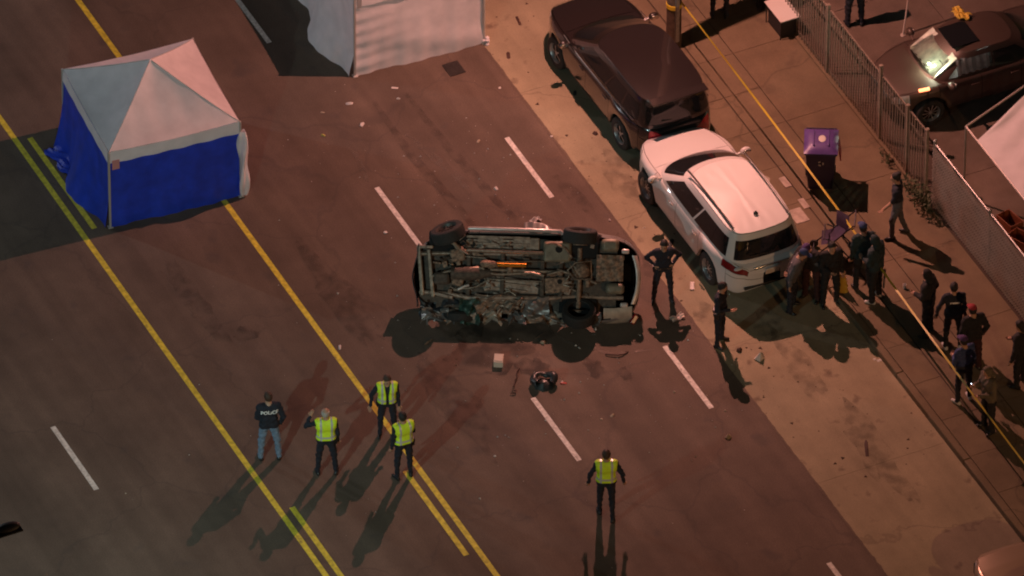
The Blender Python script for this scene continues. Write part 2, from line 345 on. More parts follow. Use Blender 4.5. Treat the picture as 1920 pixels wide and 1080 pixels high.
# ------------------------------------------------------------------ people: one continuous surface from a blended distance field
def nets(f, o, h):
    s = f < 0; n = np.array(f.shape); acc = np.zeros(tuple(n-1)+(3,)); cnt = np.zeros(tuple(n-1))
    sl = lambda a, d: tuple(slice(k, k+m-1) for k, m in zip(d, n))
    corners = [(i, j, k) for i in (0, 1) for j in (0, 1) for k in (0, 1)]
    for a in corners:
        for ax in range(3):
            if a[ax] == 0:
                c = list(a); c[ax] = 1
                fa, fb = f[sl(f, a)], f[sl(f, c)]; cr = (fa < 0) != (fb < 0)
                t = np.where(cr, fa/np.where(cr, fa-fb, 1), 0)
                for q in range(3): acc[..., q] += np.where(cr, a[q]+(t if q == ax else 0), 0)
                cnt += cr
    act = cnt > 0; idx = -np.ones(act.shape, int); idx[act] = np.arange(act.sum())
    ijk = np.argwhere(act); V = (ijk+acc[act]/cnt[act][:, None])*h+o
    F = []
    for ax in range(3):
        b, c = (ax+1) % 3, (ax+2) % 3
        a0 = [slice(None)]*3; a1 = [slice(None)]*3; a0[ax] = slice(0, -1); a1[ax] = slice(1, None)
        d = s[tuple(a0)] != s[tuple(a1)]
        p = np.argwhere(d); p = p[(p[:, b] > 0) & (p[:, c] > 0) & (p[:, b] < n[b]-1) & (p[:, c] < n[c]-1)]
        eb = np.zeros(3, int); eb[b] = 1; ec = np.zeros(3, int); ec[c] = 1
        q = np.stack([idx[tuple((p-eb-ec).T)], idx[tuple((p-ec).T)], idx[tuple(p.T)], idx[tuple((p-eb).T)]], 1)
        fl = s[tuple(p.T)]; q[~fl] = q[~fl][:, ::-1]; F.append(q)
    return V, np.concatenate(F)
def d_cap(P, a, b, ra, rb):
    a = np.asarray(a, float); b = np.asarray(b, float); ab = b-a; t = np.clip(((P-a) @ ab)/max(1e-9, ab @ ab), 0, 1)
    return np.linalg.norm(P-a-t[:, None]*ab, axis=1)-(ra+(rb-ra)*t)
def d_ell(P, c, r, M=None):
    q = P-np.asarray(c, float)
    if M is not None: q = q @ M          # columns of M = local axes
    r = np.asarray(r, float); k0 = np.linalg.norm(q/r, axis=1); k1 = np.linalg.norm(q/(r*r), axis=1)
    return k0*(k0-1)/np.maximum(k1, 1e-6)
def field(prims, P):
    d = None; best = None; tg = None
    for p in prims:
        q = d_cap(P, *p[1:5]) if p[0] == 'c' else d_ell(P, *p[1:4])
        tag_, k = p[-2], p[-1]
        if d is None: d = q.copy(); best = q.copy(); tg = np.full(len(P), tag_)
        else:
            h = np.clip(.5+.5*(d-q)/k, 0, 1); d = d*(1-h)+q*h-k*h*(1-h)
            m = q < best; best = np.where(m, q, best); tg = np.where(m, tag_, tg)
    return d, tg
def polygonise(fn, lo, hi, h):
    lo = np.array(lo)-2*h; n = np.ceil((np.array(hi)+2*h-lo)/h).astype(int)+1
    g = np.stack(np.meshgrid(*[np.arange(k) for k in n], indexing='ij'), -1).reshape(-1, 3)*h+lo
    return nets(fn(g).reshape(tuple(n)), lo, h)
def raw_mesh(name, V, F, mats, mi=None, parent=None):
    me = bpy.data.meshes.new(name); me.from_pydata(V.tolist(), [], F.tolist())
    for m in mats: me.materials.append(m)
    if mi is not None: me.polygons.foreach_set('material_index', np.asarray(mi, dtype=np.int32))
    me.shade_smooth(); me.update(); return link(name, me, parent)
SKIN = mat('skin', (.42, .24, .16), .55); SKIND = mat('skin_dark', (.14, .075, .05), .5)
HAIRK = mat('hair_black', (.014, .011, .01), .6, var=.4, vscale=60, bump=.5, bscale=150); HAIRB = mat('hair_brown', (.06, .03, .018), .6, var=.4, vscale=60, bump=.5, bscale=150)
HAIRG = mat('hair_grey', (.42, .38, .34), .6, var=.4, vscale=60)
NAVY = mat('cloth_navy', (.012, .015, .026), .85, var=.3, vscale=18, bump=.4, bscale=25)
BLACKC = mat('cloth_black', (.011, .011, .012), .85, var=.3, vscale=18, bump=.4, bscale=25)
TEAL = mat('cloth_teal', (.012, .030, .034), .85, var=.3, vscale=18, bump=.4, bscale=25)
JEAN = mat('cloth_jeans', (.16, .23, .33), .85, var=.3, vscale=18, bump=.4, bscale=25)
GREYJ = mat('cloth_grey', (.085, .085, .095), .9, var=.3, vscale=18, bump=.4, bscale=25)
MAROON = mat('cloth_maroon', (.04, .012, .013), .85, var=.3, vscale=18)
PURP = mat('cloth_purple', (.075, .035, .13), .85, var=.3, vscale=18)
TAN = mat('cloth_tan', (.12, .10, .07), .9, var=.3, vscale=18)
REDC = mat('cloth_red', (.28, .02, .03), .8)
BLUEC = mat('cloth_blue', (.03, .05, .14), .85, var=.3, vscale=18)
SHOE = mat('shoe_black', (.012, .012, .012), .4); SHOEW = mat('shoe_white', (.55, .52, .5), .6)
EYEW = mat('eye', (.03, .02, .02), .2); LIP = mat('lip', (.25, .09, .08), .5)
VYEL = mat('vest_lime', (.66, .92, .03), .6, var=.12, vscale=12, emit=None)
VSIL = mat('vest_silver', (.52, .53, .55), .35, .2)
def unit(v): v = np.asarray(v, float); return v/np.linalg.norm(v)
ARMS = {'hang': ((.16, -.03, -1), (.06, .22, -1)), 'hips': ((.70, -.35, -.85), (-.72, .52, -.52)),
        'phone': ((.62, .30, -.45), (-.40, .10, 1)), 'front': ((.16, .12, -1), (-.55, .9, -.05)),
        'chest': ((.22, .25, -1), (-.45, .8, .45)), 'out': ((.55, -.12, -1), (.12, .28, -1)),
        'swingf': ((.22, .35, -1), (.0, .75, -.8)), 'swingb': ((.36, -.45, -1), (.16, -.05, -1)),
        'reach': ((.3, .9, -.45), (-.05, 1, -.1)), 'pocket': ((.38, -.22, -1), (-.20, .42, -1)),
        'up': ((.75, .35, .1), (-.25, .45, .85)), 'wide': ((.9, .15, -.35), (.55, .25, -.2))}
def person(px, py, face, label, top=NAVY, legs=NAVY, shoes=SHOE, skin=SKIN, hair=('short', HAIRK), arms=('hang', 'hang'), stance='stand',
           lean=.03, look=(0, .15), vest=None, cap=None, belt=False, text=None, loose=.0, sleeve=True, H=1.0, group=None, phone=False, bulky=0., z=None, stripe=None, seat=None):
    g0 = G(px, py); z0 = z if z is not None else (SW if g0.y > 5.9 else 0)
    pos = G(px, py, z0)
    T = thing('person', label, 'person', pos, R(-116+face), group)
    T.scale = (H, H, H)
    # joints, x right / y front / z up
    LEG = {'easy': (((.12, .05, -1), (.07, -.04, -1)), ((.15, -.02, -1), (.09, -.04, -1))), 'stand': (((.10, .02, -1), (.03, -.03, -1)), ((.10, .02, -1), (.03, -.03, -1))),
           'wide': (((.24, .04, -1), (.16, -.05, -1)), ((.24, -.02, -1), (.16, -.05, -1))),
           'stride': (((.03, .42, -1), (.0, .05, -1)), ((.03, -.18, -1), (.0, -.62, -1))),
           'step': (((.05, .22, -1), (.02, .0, -1)), ((.05, -.12, -1), (.02, -.35, -1))),
           'sit': (((.25, 1, -.12), (.05, .05, -1)), ((.25, 1, -.12), (.05, .05, -1))),
           'crouch': (((.3, 1, -.25), (.0, -.55, -1)), ((.3, .8, -.5), (.0, -.55, -1)))}[stance]
    hipw = .095; J = {}
    ends = []
    for s, (a, b) in zip((-1, 1), LEG):
        a = unit((a[0]*s, a[1], a[2])); b = unit((b[0]*s, b[1], b[2]))
        h_ = np.array([s*hipw, 0, 0]); k_ = h_+a*.43; an = k_+b*.42; J['L' if s < 0 else 'R'] = [h_, k_, an]; ends.append(an[2])
    drop = -min(ends)+.085
    if stance == 'sit': drop = -min(ends)+.085
    for q in 'LR':
        J[q] = [p+np.array([0, 0, drop]) for p in J[q]]
    pel = np.array([0, 0, drop]); cl, sl_ = math.cos(lean), math.sin(lean)
    RL = np.array([[1, 0, 0], [0, cl, sl_], [0, -sl_, cl]])      # torso frame -> local
    tf = lambda p: pel+RL @ np.asarray(p, float)
    w_ = 1+bulky
    pr = []; TOP, LEGT, SHO, SK = 1, 2, 3, 0
    torso = [('c', tf((-.075, .0, .02)), tf((.075, .0, .02)), .115*w_, .115*w_, LEGT, .05),
             ('c', tf((-.06, .005, .16)), tf((.06, .005, .16)), .108*w_+loose, .108*w_+loose, TOP, .07),
             ('c', tf((-.085, .0, .36)), tf((.085, .0, .36)), .112*w_+loose, .112*w_+loose, TOP, .08),
             ('c', tf((-.155, -.005, .455)), tf((.155, -.005, .455)), .068*w_, .068*w_, TOP, .08)]
    pr += torso
    pr.append(('c', tf((0, -.005, .47)), tf((0, .02, .585)), .060, .054, SK, .03))
    hz, hp = R(look[0]), look[1]
    Rz = np.array([[math.cos(hz), -math.sin(hz), 0], [math.sin(hz), math.cos(hz), 0], [0, 0, 1]])
    Rx = np.array([[1, 0, 0], [0, math.cos(hp), math.sin(hp)], [0, -math.sin(hp), math.cos(hp)]])
    HM = RL @ Rz @ Rx; hc = tf((0, .03, .66)); hd = lambda p: hc+HM @ np.asarray(p, float)
    pr += [('e', hc, (.076, .096, .105), HM, SK, .02), ('e', hd((0, .03, -.065)), (.055, .062, .055), HM, SK, .03),
           ('e', hd((0, .100, -.022)), (.014, .022, .024), HM, SK, .012), ('e', hd((0, .078, .022)), (.05, .02, .014), HM, SK, .015),
           ('e', hd((-.078, .0, -.01)), (.012, .022, .034), HM, SK, .01), ('e', hd((.078, .0, -.01)), (.012, .022, .034), HM, SK, .01)]
    for q, s in (('L', -1), ('R', 1)):
        h_, k_, an = J[q]
        pr += [('c', h_+(0, -.01, -.02), k_, .092+loose*.4, .064+loose*.5, LEGT, .05), ('c', k_, an, .062+loose*.5, .047+loose*.6, LEGT, .03)]
        fd = unit((s*.25, 1, 0)) if stance != 'stride' else unit((s*.08, 1, 0))
        lift = an[2]-.085
        dz = -.35 if lift > .06 else 0
        fv = unit((fd[0], fd[1], dz))
        pr.append(('c', an+np.array([0, 0, -.045])-fv*.05, an+np.array([0, 0, -.05])+fv*.13, .042, .036, SHO, .03))
    hands = MB()
    for s, nm in zip((-1, 1), arms):
        a, b = ARMS[nm]; a = RL @ unit((a[0]*s, a[1], a[2])); b = RL @ unit((b[0]*s, b[1], b[2]))
        sh = tf((s*.185, -.005, .45)); el = sh+a*.285; wr = el+b*.25
        pr += [('c', sh, el, .060+loose*.6, .047+loose*.6, TOP, .035), ('c', el, wr, .046+loose*.5, .034+loose*.5, TOP if sleeve else SK, .02)]
        if nm == 'pocket': J['hand%d' % s] = wr; 
        pn = np.cross(b, (1, 0, 0)); pn = unit(pn); lat = np.cross(b, pn)
        pr.append(('c', wr+b*.015+lat*.016, wr+b*.085+lat*.014, .021, .023, SK, .012)); pr.append(('c', wr+b*.015-lat*.016, wr+b*.085-lat*.014, .021, .023, SK, .02))
        cdir = pn if pn[1] > 0 else -pn
        if cdir @ np.array([-s, .3, 0]) < 0: cdir = -cdir
        for o_, L in ((-.03, .060), (-.010, .076), (.010, .072), (.03, .055)):
            p0 = wr+b*.075+lat*o_; p1 = p0+b*L*.55; p2 = p1+unit(b*.8+cdir*.6)*L*.4; p3 = p2+unit(b*.4+cdir*.9)*L*.35
            hands.tube([p0, p1, p2, p3], [.0095, .009, .0085, .006], 6, m=SK)
        th = wr+b*.03-lat*.03*s; hands.tube([th, th+unit(b*.7-lat*.7*s)*.035, th+unit(b-lat*.3*s+cdir*.3)*.065], [.013, .011, .008], 6, m=SK)
        J['h%d' % s] = wr+b*.09
    for s in (-1, 1): hands.ell(hd((s*.031, .090, .004)), (.013, .008, .008), 4, 8, 5)
    hands.ell(hd((0, .090, -.062)), (.024, .008, .006), 5, 8, 5)
    pts = np.array([np.asarray(p[1]) for p in pr]+[np.asarray(p[2]) for p in pr if p[0] == 'c'])
    lo, hi = pts.min(0)-.14, pts.max(0)+.14; lo[2] = -.01
    def fb(P):
        d, tg = field(pr, P)
        fold = (np.sin(P[:, 2]*46+np.sin(P[:, 0]*31)*1.7+P[:, 1]*22)*.006+np.sin(P[:, 2]*21+P[:, 0]*50)*.005)
        return d+fold*(tg != SK)*(tg != SHO)
    V, F = polygonise(fb, lo, hi, .02)
    _, tg = field(pr, V[F].mean(1))
    # hem of a jacket over the hips
    if loose > 0 or bulky > 0:
        fc = (V[F].mean(1)-pel) @ RL
        tg[(tg == LEGT) & (fc[:, 2] > -.06)] = TOP
    nV = len(V); hv = np.array(hands.v); quads = F.tolist()
    allf = quads+[tuple(i+nV for i in f) for f in hands.f]
    me = bpy.data.meshes.new('body'); me.from_pydata(V.tolist()+hv.tolist(), [], allf)
    for m_ in (skin, top, legs, shoes, EYEW, LIP): me.materials.append(m_)
    me.polygons.foreach_set('material_index', np.array(list(tg)+hands.m, dtype=np.int32)); me.shade_smooth(); me.update()
    link('body', me, T)
    # hair
    if hair:
        kind, hm = hair
        def fhair(P):
            d = d_ell(P, hc+HM @ np.array([0, -.008, .014]), (.086, .104, .112), HM)
            q = (P-hc) @ HM
            cut = (q[:, 1]*.75-q[:, 2]*.66)-.018
            if kind == 'bald': cut = np.maximum(cut, q[:, 2]-.055)
            if kind == 'long': d = np.minimum(d, d_ell(P, hd((0, -.06, -.10)), (.085, .06, .15), HM)); 
            if kind == 'bun': d = np.minimum(d, np.linalg.norm(P-hd((0, -.075, .10)), axis=1)-.055)
            if kind == 'hood': d = np.minimum(d_ell(P, hc, (.105, .12, .13), HM), d_ell(P, hd((0, -.05, -.13)), (.12, .08, .08), HM)); cut = q[:, 1]-.055
            d = d+np.sin(P[:, 0]*120+P[:, 2]*60)*.0015
            keep = np.maximum(d, cut)
            return np.maximum(keep, -(q[:, 2]+.26))
        V, F = polygonise(fhair, hc-.2, hc+np.array([.2, .2, .24]), .013)
        raw_mesh('hood' if kind == 'hood' else 'hair', V, F, [hm], None, T)
    if cap:
        def fcap(P):
            q = (P-hc) @ HM
            dome = np.maximum(d_ell(P, hc+HM @ np.array([0, -.004, .022]), (.09, .108, .112), HM), -(q[:, 2]-.038))
            br = d_ell(P, hd((0, .115, .045)), (.075, .085, .012), HM)
            return np.minimum(dome, br)
        V, F = polygonise(fcap, hc-.22, hc+.24, .012); raw_mesh('cap', V, F, [cap], None, T)
    tP = lambda P: (P-pel) @ RL
    if vest:
        def fvest(P):
            d, _ = field(torso, P); q = tP(P); d = d-.022
            d = np.maximum(d, -(q[:, 2]-.045)); d = np.maximum(d, q[:, 2]-.54)
            for s in (-1, 1): d = np.maximum(d, .085-np.linalg.norm(q-np.array([s*.245, 0, .42]), axis=1))
            d = np.maximum(d, .075-np.linalg.norm(q-np.array([0, .02, .54]), axis=1))
            if vest == 'open': d = np.maximum(d, np.minimum(.028+np.clip(q[:, 2]-.25, 0, 1)*.12-np.abs(q[:, 0]), q[:, 1]))
            return d
        V, F = polygonise(fvest, tf((-.3, -.25, .2))-np.array([0, .1, .22]), tf((.3, .25, .2))+np.array([0, .1, .40]), .012)
        fc = tP(V[F].mean(1)); ax = np.abs(fc[:, 0])
        mi = ((ax > .088) & (ax < .132) | (fc[:, 2] > .105) & (fc[:, 2] < .15)).astype(int)
        raw_mesh('vest', V, F, [VYEL, VSIL], mi, T)
    if belt:
        def fbelt(P):
            d, _ = field(torso, P); q = tP(P); return np.maximum(d-.020, np.abs(q[:, 2]-.055)-.026)
        V, F = polygonise(fbelt, tf((-.26, -.2, .055))-.06, tf((.26, .2, .055))+.06, .012); raw_mesh('belt', V, F, [SHOE], None, T)
        b = MB(); b.box(tf((.20, -.01, -.02)), (.06, .09, .17), rot=(0, .1, 0)); b.build('holster', SHOE, T, bevel=.015)
        b = MB(); b.box(tf((-.185, .04, .10)), (.04, .05, .11)); b.build('radio', M_BLK, T, bevel=.01)
        b = MB(); b.box(tf((-.085, .118, .37)), (.035, .012, .045)); b.build('badge', M_CHROME, T, bevel=.006)
    if text or stripe:
        if text:
            cu = bpy.data.curves.new('lettering', 'FONT'); cu.body = text; cu.size = .108; cu.align_x = 'CENTER'; cu.align_y = 'CENTER'; cu.resolution_u = 3; cu.offset = .0035
            to = bpy.data.objects.new('lettering', cu); col.objects.link(to); dg = bpy.context.evaluated_depsgraph_get(); dg.update()
            me = bpy.data.meshes.new_from_object(to.evaluated_get(dg)); bpy.data.objects.remove(to)
            X = np.array([v.co[:] for v in me.vertices]); Fc = [tuple(p.vertices) for p in me.polygons]
            q = np.stack([X[:, 0], np.zeros(len(X)), X[:, 1]+.375], 1)
        else:
            X = np.array([(x_, z_) for x_ in np.linspace(-.10, .10, 8) for z_ in (-.02, .02)]); Fc = [(2*i, 2*i+1, 2*i+3, 2*i+2) for i in range(7)]
            q = np.stack([X[:, 0], np.zeros(16), X[:, 1]+.36], 1)
        lo_, hi_ = np.full(len(q), -.32), np.full(len(q), -.02)
        for _ in range(22):
            mid = (lo_+hi_)/2; q[:, 1] = mid; d, _t = field(torso, pel+q @ RL.T); out = d > .008
            lo_ = np.where(out, mid, lo_); hi_ = np.where(out, hi_, mid)
        q[:, 1] = lo_
        me = bpy.data.meshes.new('lettering'); me.from_pydata((pel+q @ RL.T).tolist(), [], Fc); me.materials.append(mat('lettering_white', (.75, .75, .74), .6)); me.update(); link('lettering', me, T)
    if phone:
        p = J['h1']; b = MB(); b.box(p, (.075, .012, .15), rot=(-.5, 0, 0)); b.build('phone', M_BLK, T, bevel=.004)
        b = MB(); b.lathe([(.012, 0), (.001, .004)], c=tuple(p+np.array([.02, .02, .06])), axis='y', n=10); b.build('phone_light', mat('phone_light', (1, 1, 1), .3, emit=(.7, .85, 1), es=12), T)
    return T
def make_people():
    OG = 'police officers in lime vests'
    person(1243, 564, 8, 'officer in dark uniform standing hands on hips at the rear of the overturned car', belt=True, arms=('hips', 'hips'), stance='easy', look=(-20, .3), hair=('short', HAIRK), H=.98)
    person(1349, 645, 70, 'officer in dark uniform standing behind the white car bumper, seen from the side', belt=True, arms=('hang', 'front'), look=(15, .2), H=.98)
    person(505, 860, 190, 'person in navy police jacket and pale blue jeans seen from behind', top=NAVY, legs=JEAN, shoes=SHOE, arms=('front', 'pocket'), stance='easy', hair=('short', HAIRB), loose=.016, text='POLICE', look=(0, .1), H=1.02)
    person(612, 888, 186, 'grey haired officer in lime vest holding one hand to the ear', vest='closed', arms=('phone', 'hang'), stance='easy', hair=('bald', HAIRG), look=(-20, .05), group=OG, belt=True, H=1.0)
    person(726, 816, 6, 'officer in open lime vest facing the camera on the yellow line', vest='open', arms=('hang', 'out'), hair=('short', HAIRB), look=(15, .4), group=OG, belt=True, H=.97, stance='stand')
    person(757, 895, 205, 'officer in lime vest with right arm raised, nearest the double yellow line', vest='closed', arms=('hang', 'chest'), hair=('short', HAIRK), look=(-10, .2), group=OG, belt=True, H=1.0, stance='stand')
    person(1136, 968, 182, 'officer in lime vest walking away alone across the lane', vest='closed', arms=('out', 'out'), stance='step', hair=('short', HAIRB), group=OG, belt=False, H=1.02, look=(0, .1))
    person(1681, 443, 265, 'person with a hair bun in grey trousers walking past the purple bin shadow', top=NAVY, legs=GREYJ, hair=('bun', HAIRK), arms=('swingf', 'hang'), stance='step', look=(0, .1), sleeve=False)
    BY = 'bystanders on the sidewalk'
    person(1739, 626, 250, 'bystander in long black hooded coat standing apart behind the tape', top=BLACKC, legs=BLACKC, hair=('hood', BLACKC), loose=.03, arms=('front', 'pocket'), group=BY)
    person(1786, 652, 188, 'bystander in navy top with pale stripe across the back', top=NAVY, legs=BLACKC, hair=('short', HAIRK), arms=('out', 'hang'), stripe=True, shoes=SHOEW, group=BY, bulky=.05)
    person(1822, 694, 205, 'bystander in red cap and maroon trousers', top=BLACKC, legs=MAROON, cap=REDC, hair=('short', HAIRK), arms=('pocket', 'pocket'), loose=.03, group=BY)
    person(1806, 752, 215, 'bystander in dark blue top and white shoes in front of the red cap', top=BLUEC, legs=NAVY, shoes=SHOEW, hair=('short', HAIRK), arms=('front', 'hang'), cap=PURP, group=BY)
    person(1852, 806, 300, 'bystander in tan hoodie holding a lit phone', top=TAN, legs=BLACKC, hair=('hood', TAN), arms=('front', 'chest'), phone=True, loose=.02, group=BY, look=(0, .4))
    person(1912, 722, 240, 'bystander in black walking at the right edge of the picture', top=BLACKC, legs=BLACKC, hair=('long', HAIRK), arms=('out', 'front'), loose=.02, group=BY)
    person(1617, 540, 200, 'bystander in blue cap and teal jacket with back turned behind the tape', top=TEAL, legs=BLACKC, cap=BLUEC, hair=('short', HAIRK), arms=('hang', 'front'), loose=.02, group=BY)
    person(1641, 562, 240, 'bystander in teal hoodie carrying a pale bag strap, close to the tape', top=TEAL, legs=BLACKC, shoes=SHOEW, hair=('hood', TEAL), arms=('front', 'hang'), loose=.025, group=BY, bulky=.04)
    person(1521, 560, 330, 'person in dark coat and purple cap leaning over at the white car tail', top=BLACKC, legs=MAROON, cap=PURP, hair=('short', HAIRK), arms=('hang', 'reach'), loose=.03, lean=.35, group=BY, bulky=.06)
    person(1556, 570, 20, 'person in black jacket facing the camera with yellow bag', top=BLACKC, legs=BLACKC, hair=('short', HAIRK), arms=('hang', 'front'), group=BY, loose=.015)
    person(1484, 580, 75, 'person in grey jacket leaning against the white car bumper', top=GREYJ, legs=NAVY, cap=BLUEC, hair=('short', HAIRB), arms=('reach', 'hang'), lean=.3, loose=.02, group=BY)
    person(1349, 33, 180, 'officer in black trousers standing in the pole shadow at the top', belt=True, group=None, arms=('hips', 'hang'))
    person(1436, 22, 150, 'person in purple jacket behind the white topped table', top=PURP, legs=BLACKC, hair=('short', HAIRK), arms=('front', 'front'), loose=.02, lean=.2)
    person(1602, 47, 190, 'person in black standing in the lot behind the fence', top=BLACKC, legs=NAVY, hair=('short', HAIRK), arms=('out', 'hang'), loose=.02)
# ------------------------------------------------------------------ cars
def lerp_pts(pts, x):
    xs = [p[0] for p in pts]; ys = [p[1] for p in pts]; return float(np.interp(x, xs, ys))
def grid_parts(V, ids, names, mats, parent, gap=.006, labels=None):
    """V[i][j] lattice, ids[i][j] panel number per face; every panel becomes a mesh of its own, edges drawn in so the joints show"""
    V = np.asarray(V); ids = np.asarray(ids); ni, nj = ids.shape; out = {}
    for k in np.unique(ids):
        if k < 0: continue
        fi = np.argwhere(ids == k); vid = {}; pts = []; F = []
        cen = {}
        for i, j in fi:
            q = []
            fc = (V[i, j]+V[i+1, j]+V[i+1, j+1]+V[i, j+1])/4
            for a, b in ((i, j), (i+1, j), (i+1, j+1), (i, j+1)):
                if (a, b) not in vid: vid[(a, b)] = len(pts); pts.append(V[a, b].copy()); cen[(a, b)] = []
                cen[(a, b)].append(fc); q.append(vid[(a, b)])
            F.append(q)
        for key, v in vid.items():
            a, b = key; full = (4 if 0 < a < ni and 0 < b < nj else 2)
            if len(cen[key]) < full or full == 2:
                d = np.mean(cen[key], 0)-pts[v]; L = np.linalg.norm(d)
                if L > 1e-6 and len(cen[key]) < full: pts[v] = pts[v]+d/L*min(gap, L*.4)
        me = bpy.data.meshes.new(names[k]); me.from_pydata([tuple(p) for p in pts], [], F); me.materials.append(mats[k]); me.shade_smooth()
        try: me.set_sharp_from_angle(angle=R(40))
        except Exception: pass
        me.update(); o = link(names[k], me, parent)
        out.setdefault(names[k], []).append(o)
    return out
def wheel(parent, x, y, r, wd, rim_m, spokes=10, side=1, name='wheel'):
    e = bpy.data.objects.new(name, None); col.objects.link(e); e.parent = parent; e.location = (x, y, r)
    b = MB(); h = wd/2
    b.lathe([(r*.62, -h*.9), (r*.66, -h), (r*.90, -h), (r*.97, -h*.85), (r, -h*.5), (r, h*.5), (r*.97, h*.85), (r*.90, h), (r*.66, h), (r*.62, h*.9)], axis='y', n=32)
    for k in range(3): b.lathe([(r*1.004, (k-1)*h*.45-.012), (r*1.004, (k-1)*h*.45+.012)], axis='y', n=32)
    b.build('tyre', M_RUB, e)
    b = MB(); o = side*h*.62
    b.lathe([(r*.63, side*h*.95), (r*.60, side*h*.80), (r*.56, o-side*.03)], axis='y', n=32)
    b.lathe([(.001, o+side*.012), (r*.10, o+side*.012), (r*.12, o)], axis='y', n=20)
    for k in range(spokes):
        a = 2*math.pi*k/spokes; da = .13 if spokes > 7 else .2
        c, s_ = math.cos(a), math.sin(a); r0, r1 = r*.08, r*.60
        for q in (0,):
            pts = [(r0*math.cos(a-da*1.6), o+side*.01, r0*math.sin(a-da*1.6)), (r1*math.cos(a-da*.6), o-side*.005, r1*math.sin(a-da*.6)), (r1*math.cos(a+da*.6), o-side*.005, r1*math.sin(a+da*.6)), (r0*math.cos(a+da*1.6), o+side*.01, r0*math.sin(a+da*1.6))]
            b.add(pts, [(0, 1, 2, 3) if side < 0 else (3, 2, 1, 0)])
    b.build('rim', rim_m, e)
    b = MB(); b.lathe([(r*.6, -side*h*.1), (.001, -side*h*.1)], axis='y', n=24); b.build('brake_backing', M_SHELL, e)
    return e
def car(name, label, cat, loc, yaw, S, paint, glass=None, underside=True):
    T = thing(name, label, cat, loc, yaw)
    glass = glass or M_GLASS
    L, W = S['L'], S['W']; a, bw = L/2, W/2; wx = S['wheels']; wr = S['wr']
    nf, nr = S.get('nf', 5), S.get('nr', 8)
    brk = sorted(set([S['cowl']]+list(S['doors'])+[S['tail']]))
    xs = []
    for t in np.linspace(-1, 1, 84): xs.append(a*math.copysign(1-(1-abs(t))**1.55, t))
    for bx in brk: xs[int(np.argmin([abs(x-bx) for x in xs]))] = bx
    xs = sorted(xs); xs[0] = -a*.9995; xs[-1] = a*.9995
    rows = [(0, .92), (.05, .972), (.22, .995), (.42, 1.0), (.60, .995), (.76, .985), (.90, .965), (.97, .935), (1.0, .89)]
    tops = [.74, .56, .36, .18, 0]
    V = []
    for x in xs:
        t = x/a; n = nf if t > 0 else nr
        wv = bw*(1-abs(t)**n)**(1/(2.6 if t > 0 else 3.4)); wv = max(wv, bw*.05)
        zt = lerp_pts(S['top'], x); zl = S.get('sill', .26)
        e = abs(t)
        if e > .9: zl += .16*((e-.9)/.1)**2
        for q in wx:
            ra = wr+.055
            if abs(x-q) < ra: zl = max(zl, wr+math.sqrt(max(0, ra*ra-(x-q)**2)))
        flare = 0
        for q in wx: flare = max(flare, .022*max(0, 1-((x-q)/(wr*1.45))**2))
        half = []
        for f, k in rows:
            z = zl+f*(zt-zl); half.append((x, wv*k+flare*(1 if f < .8 else .3), z))
        cr = S.get('crown', .035)*min(1, (1-e)*8)
        for k in tops: half.append((x, wv*.89*k/.89 if k else 0, zt+cr*(1-(k/.89)**2)))
        V.append([(p[0], p[1], p[2]) for p in half]+[(p[0], -p[1], p[2]) for p in half[-2::-1]])
    V = np.array(V); ni, nj = V.shape[0]-1, V.shape[1]-1; nh = len(rows)+len(tops)-1
    names = {}; mats = {}; ids = -np.ones((ni, nj), int); cur = [0]; reg = {}
    def pid(nm, m, key):
        if key not in reg: reg[key] = cur[0]; names[cur[0]] = nm; mats[cur[0]] = m; cur[0] += 1
        return reg[key]
    D = S['doors']
    for i in range(ni):
        xm = (xs[i]+xs[i+1])/2; t = xm/a
        for j in range(nj):
            sd = 0 if j < nh else 1; jj = j if sd == 0 else nj-1-j; side = jj < len(rows)-1
            if side:
                if t > .985 and 2 <= jj <= 5: key = pid('grille', M_BLK, ('gr', sd))
                elif S['hl'][0] < t < S['hl'][1] and 4 <= jj <= 6: key = pid('headlight', M_LENS, ('hl', sd))
                elif t > .80: key = pid('front_bumper', paint, ('fb', sd)) if jj < 4 else pid('front_fender', paint, ('ff', sd))
                elif xm > D[-1]: key = pid('front_fender', paint, ('ff', sd))
                elif S['tl'][0] < t < S['tl'][1] and S['tl'][2] <= jj <= S['tl'][3]: key = pid('taillight', S.get('red', M_RED), ('tl', sd))
                elif t < -.86: key = pid('rear_bumper', paint, ('rb', sd)) if jj < 4 else pid('tailgate', paint, 'tg')
                elif xm < D[0]: key = pid('rear_quarter_panel', paint, ('rq', sd))
                else:
                    q = [k for k in range(len(D)-1) if D[k] <= xm < D[k+1]][0]
                    key = pid('sill_trim', S.get('trim', paint), ('st', sd)) if jj < 1 else pid('door', paint, ('d', q, sd))
            else:
                if xm > S['cowl'] and t < .965: key = pid('hood', paint, 'hood')
                elif t >= .965: key = pid('grille', M_BLK, 'gr2') if False else pid('hood_edge', paint, 'he')
                elif t < -.985: key = pid('tailgate', paint, 'tg')
                elif xm < S['tail']: key = pid(S.get('decklid', 'tailgate'), paint, 'deck')
                else: key = pid('deck', paint, 'dk')
            ids[i, j] = key
    P = grid_parts(V, ids, names, mats, T)
    if 'door' in P:
        for o in P['door']:
            b = MB(); vs = [v.co for v in o.data.vertices]; sx = min(v.x for v in vs)+.16; sy = max(vs, key=lambda v: abs(v.y)).y
            zt = max(v.z for v in vs)-.15
            b.box((sx, sy+math.copysign(.012, sy), zt), (.19, .035, .035)); b.build('door_handle', S.get('handle', paint), o, bevel=.012)
    # inner shell, floor
    Vi = V.copy(); c0 = np.array([0, 0, .6]); Vi[:, :, 1] *= .975; Vi[:, :, 2] = .30+(Vi[:, :, 2]-.30)*.975; Vi[:, :, 0] *= .99
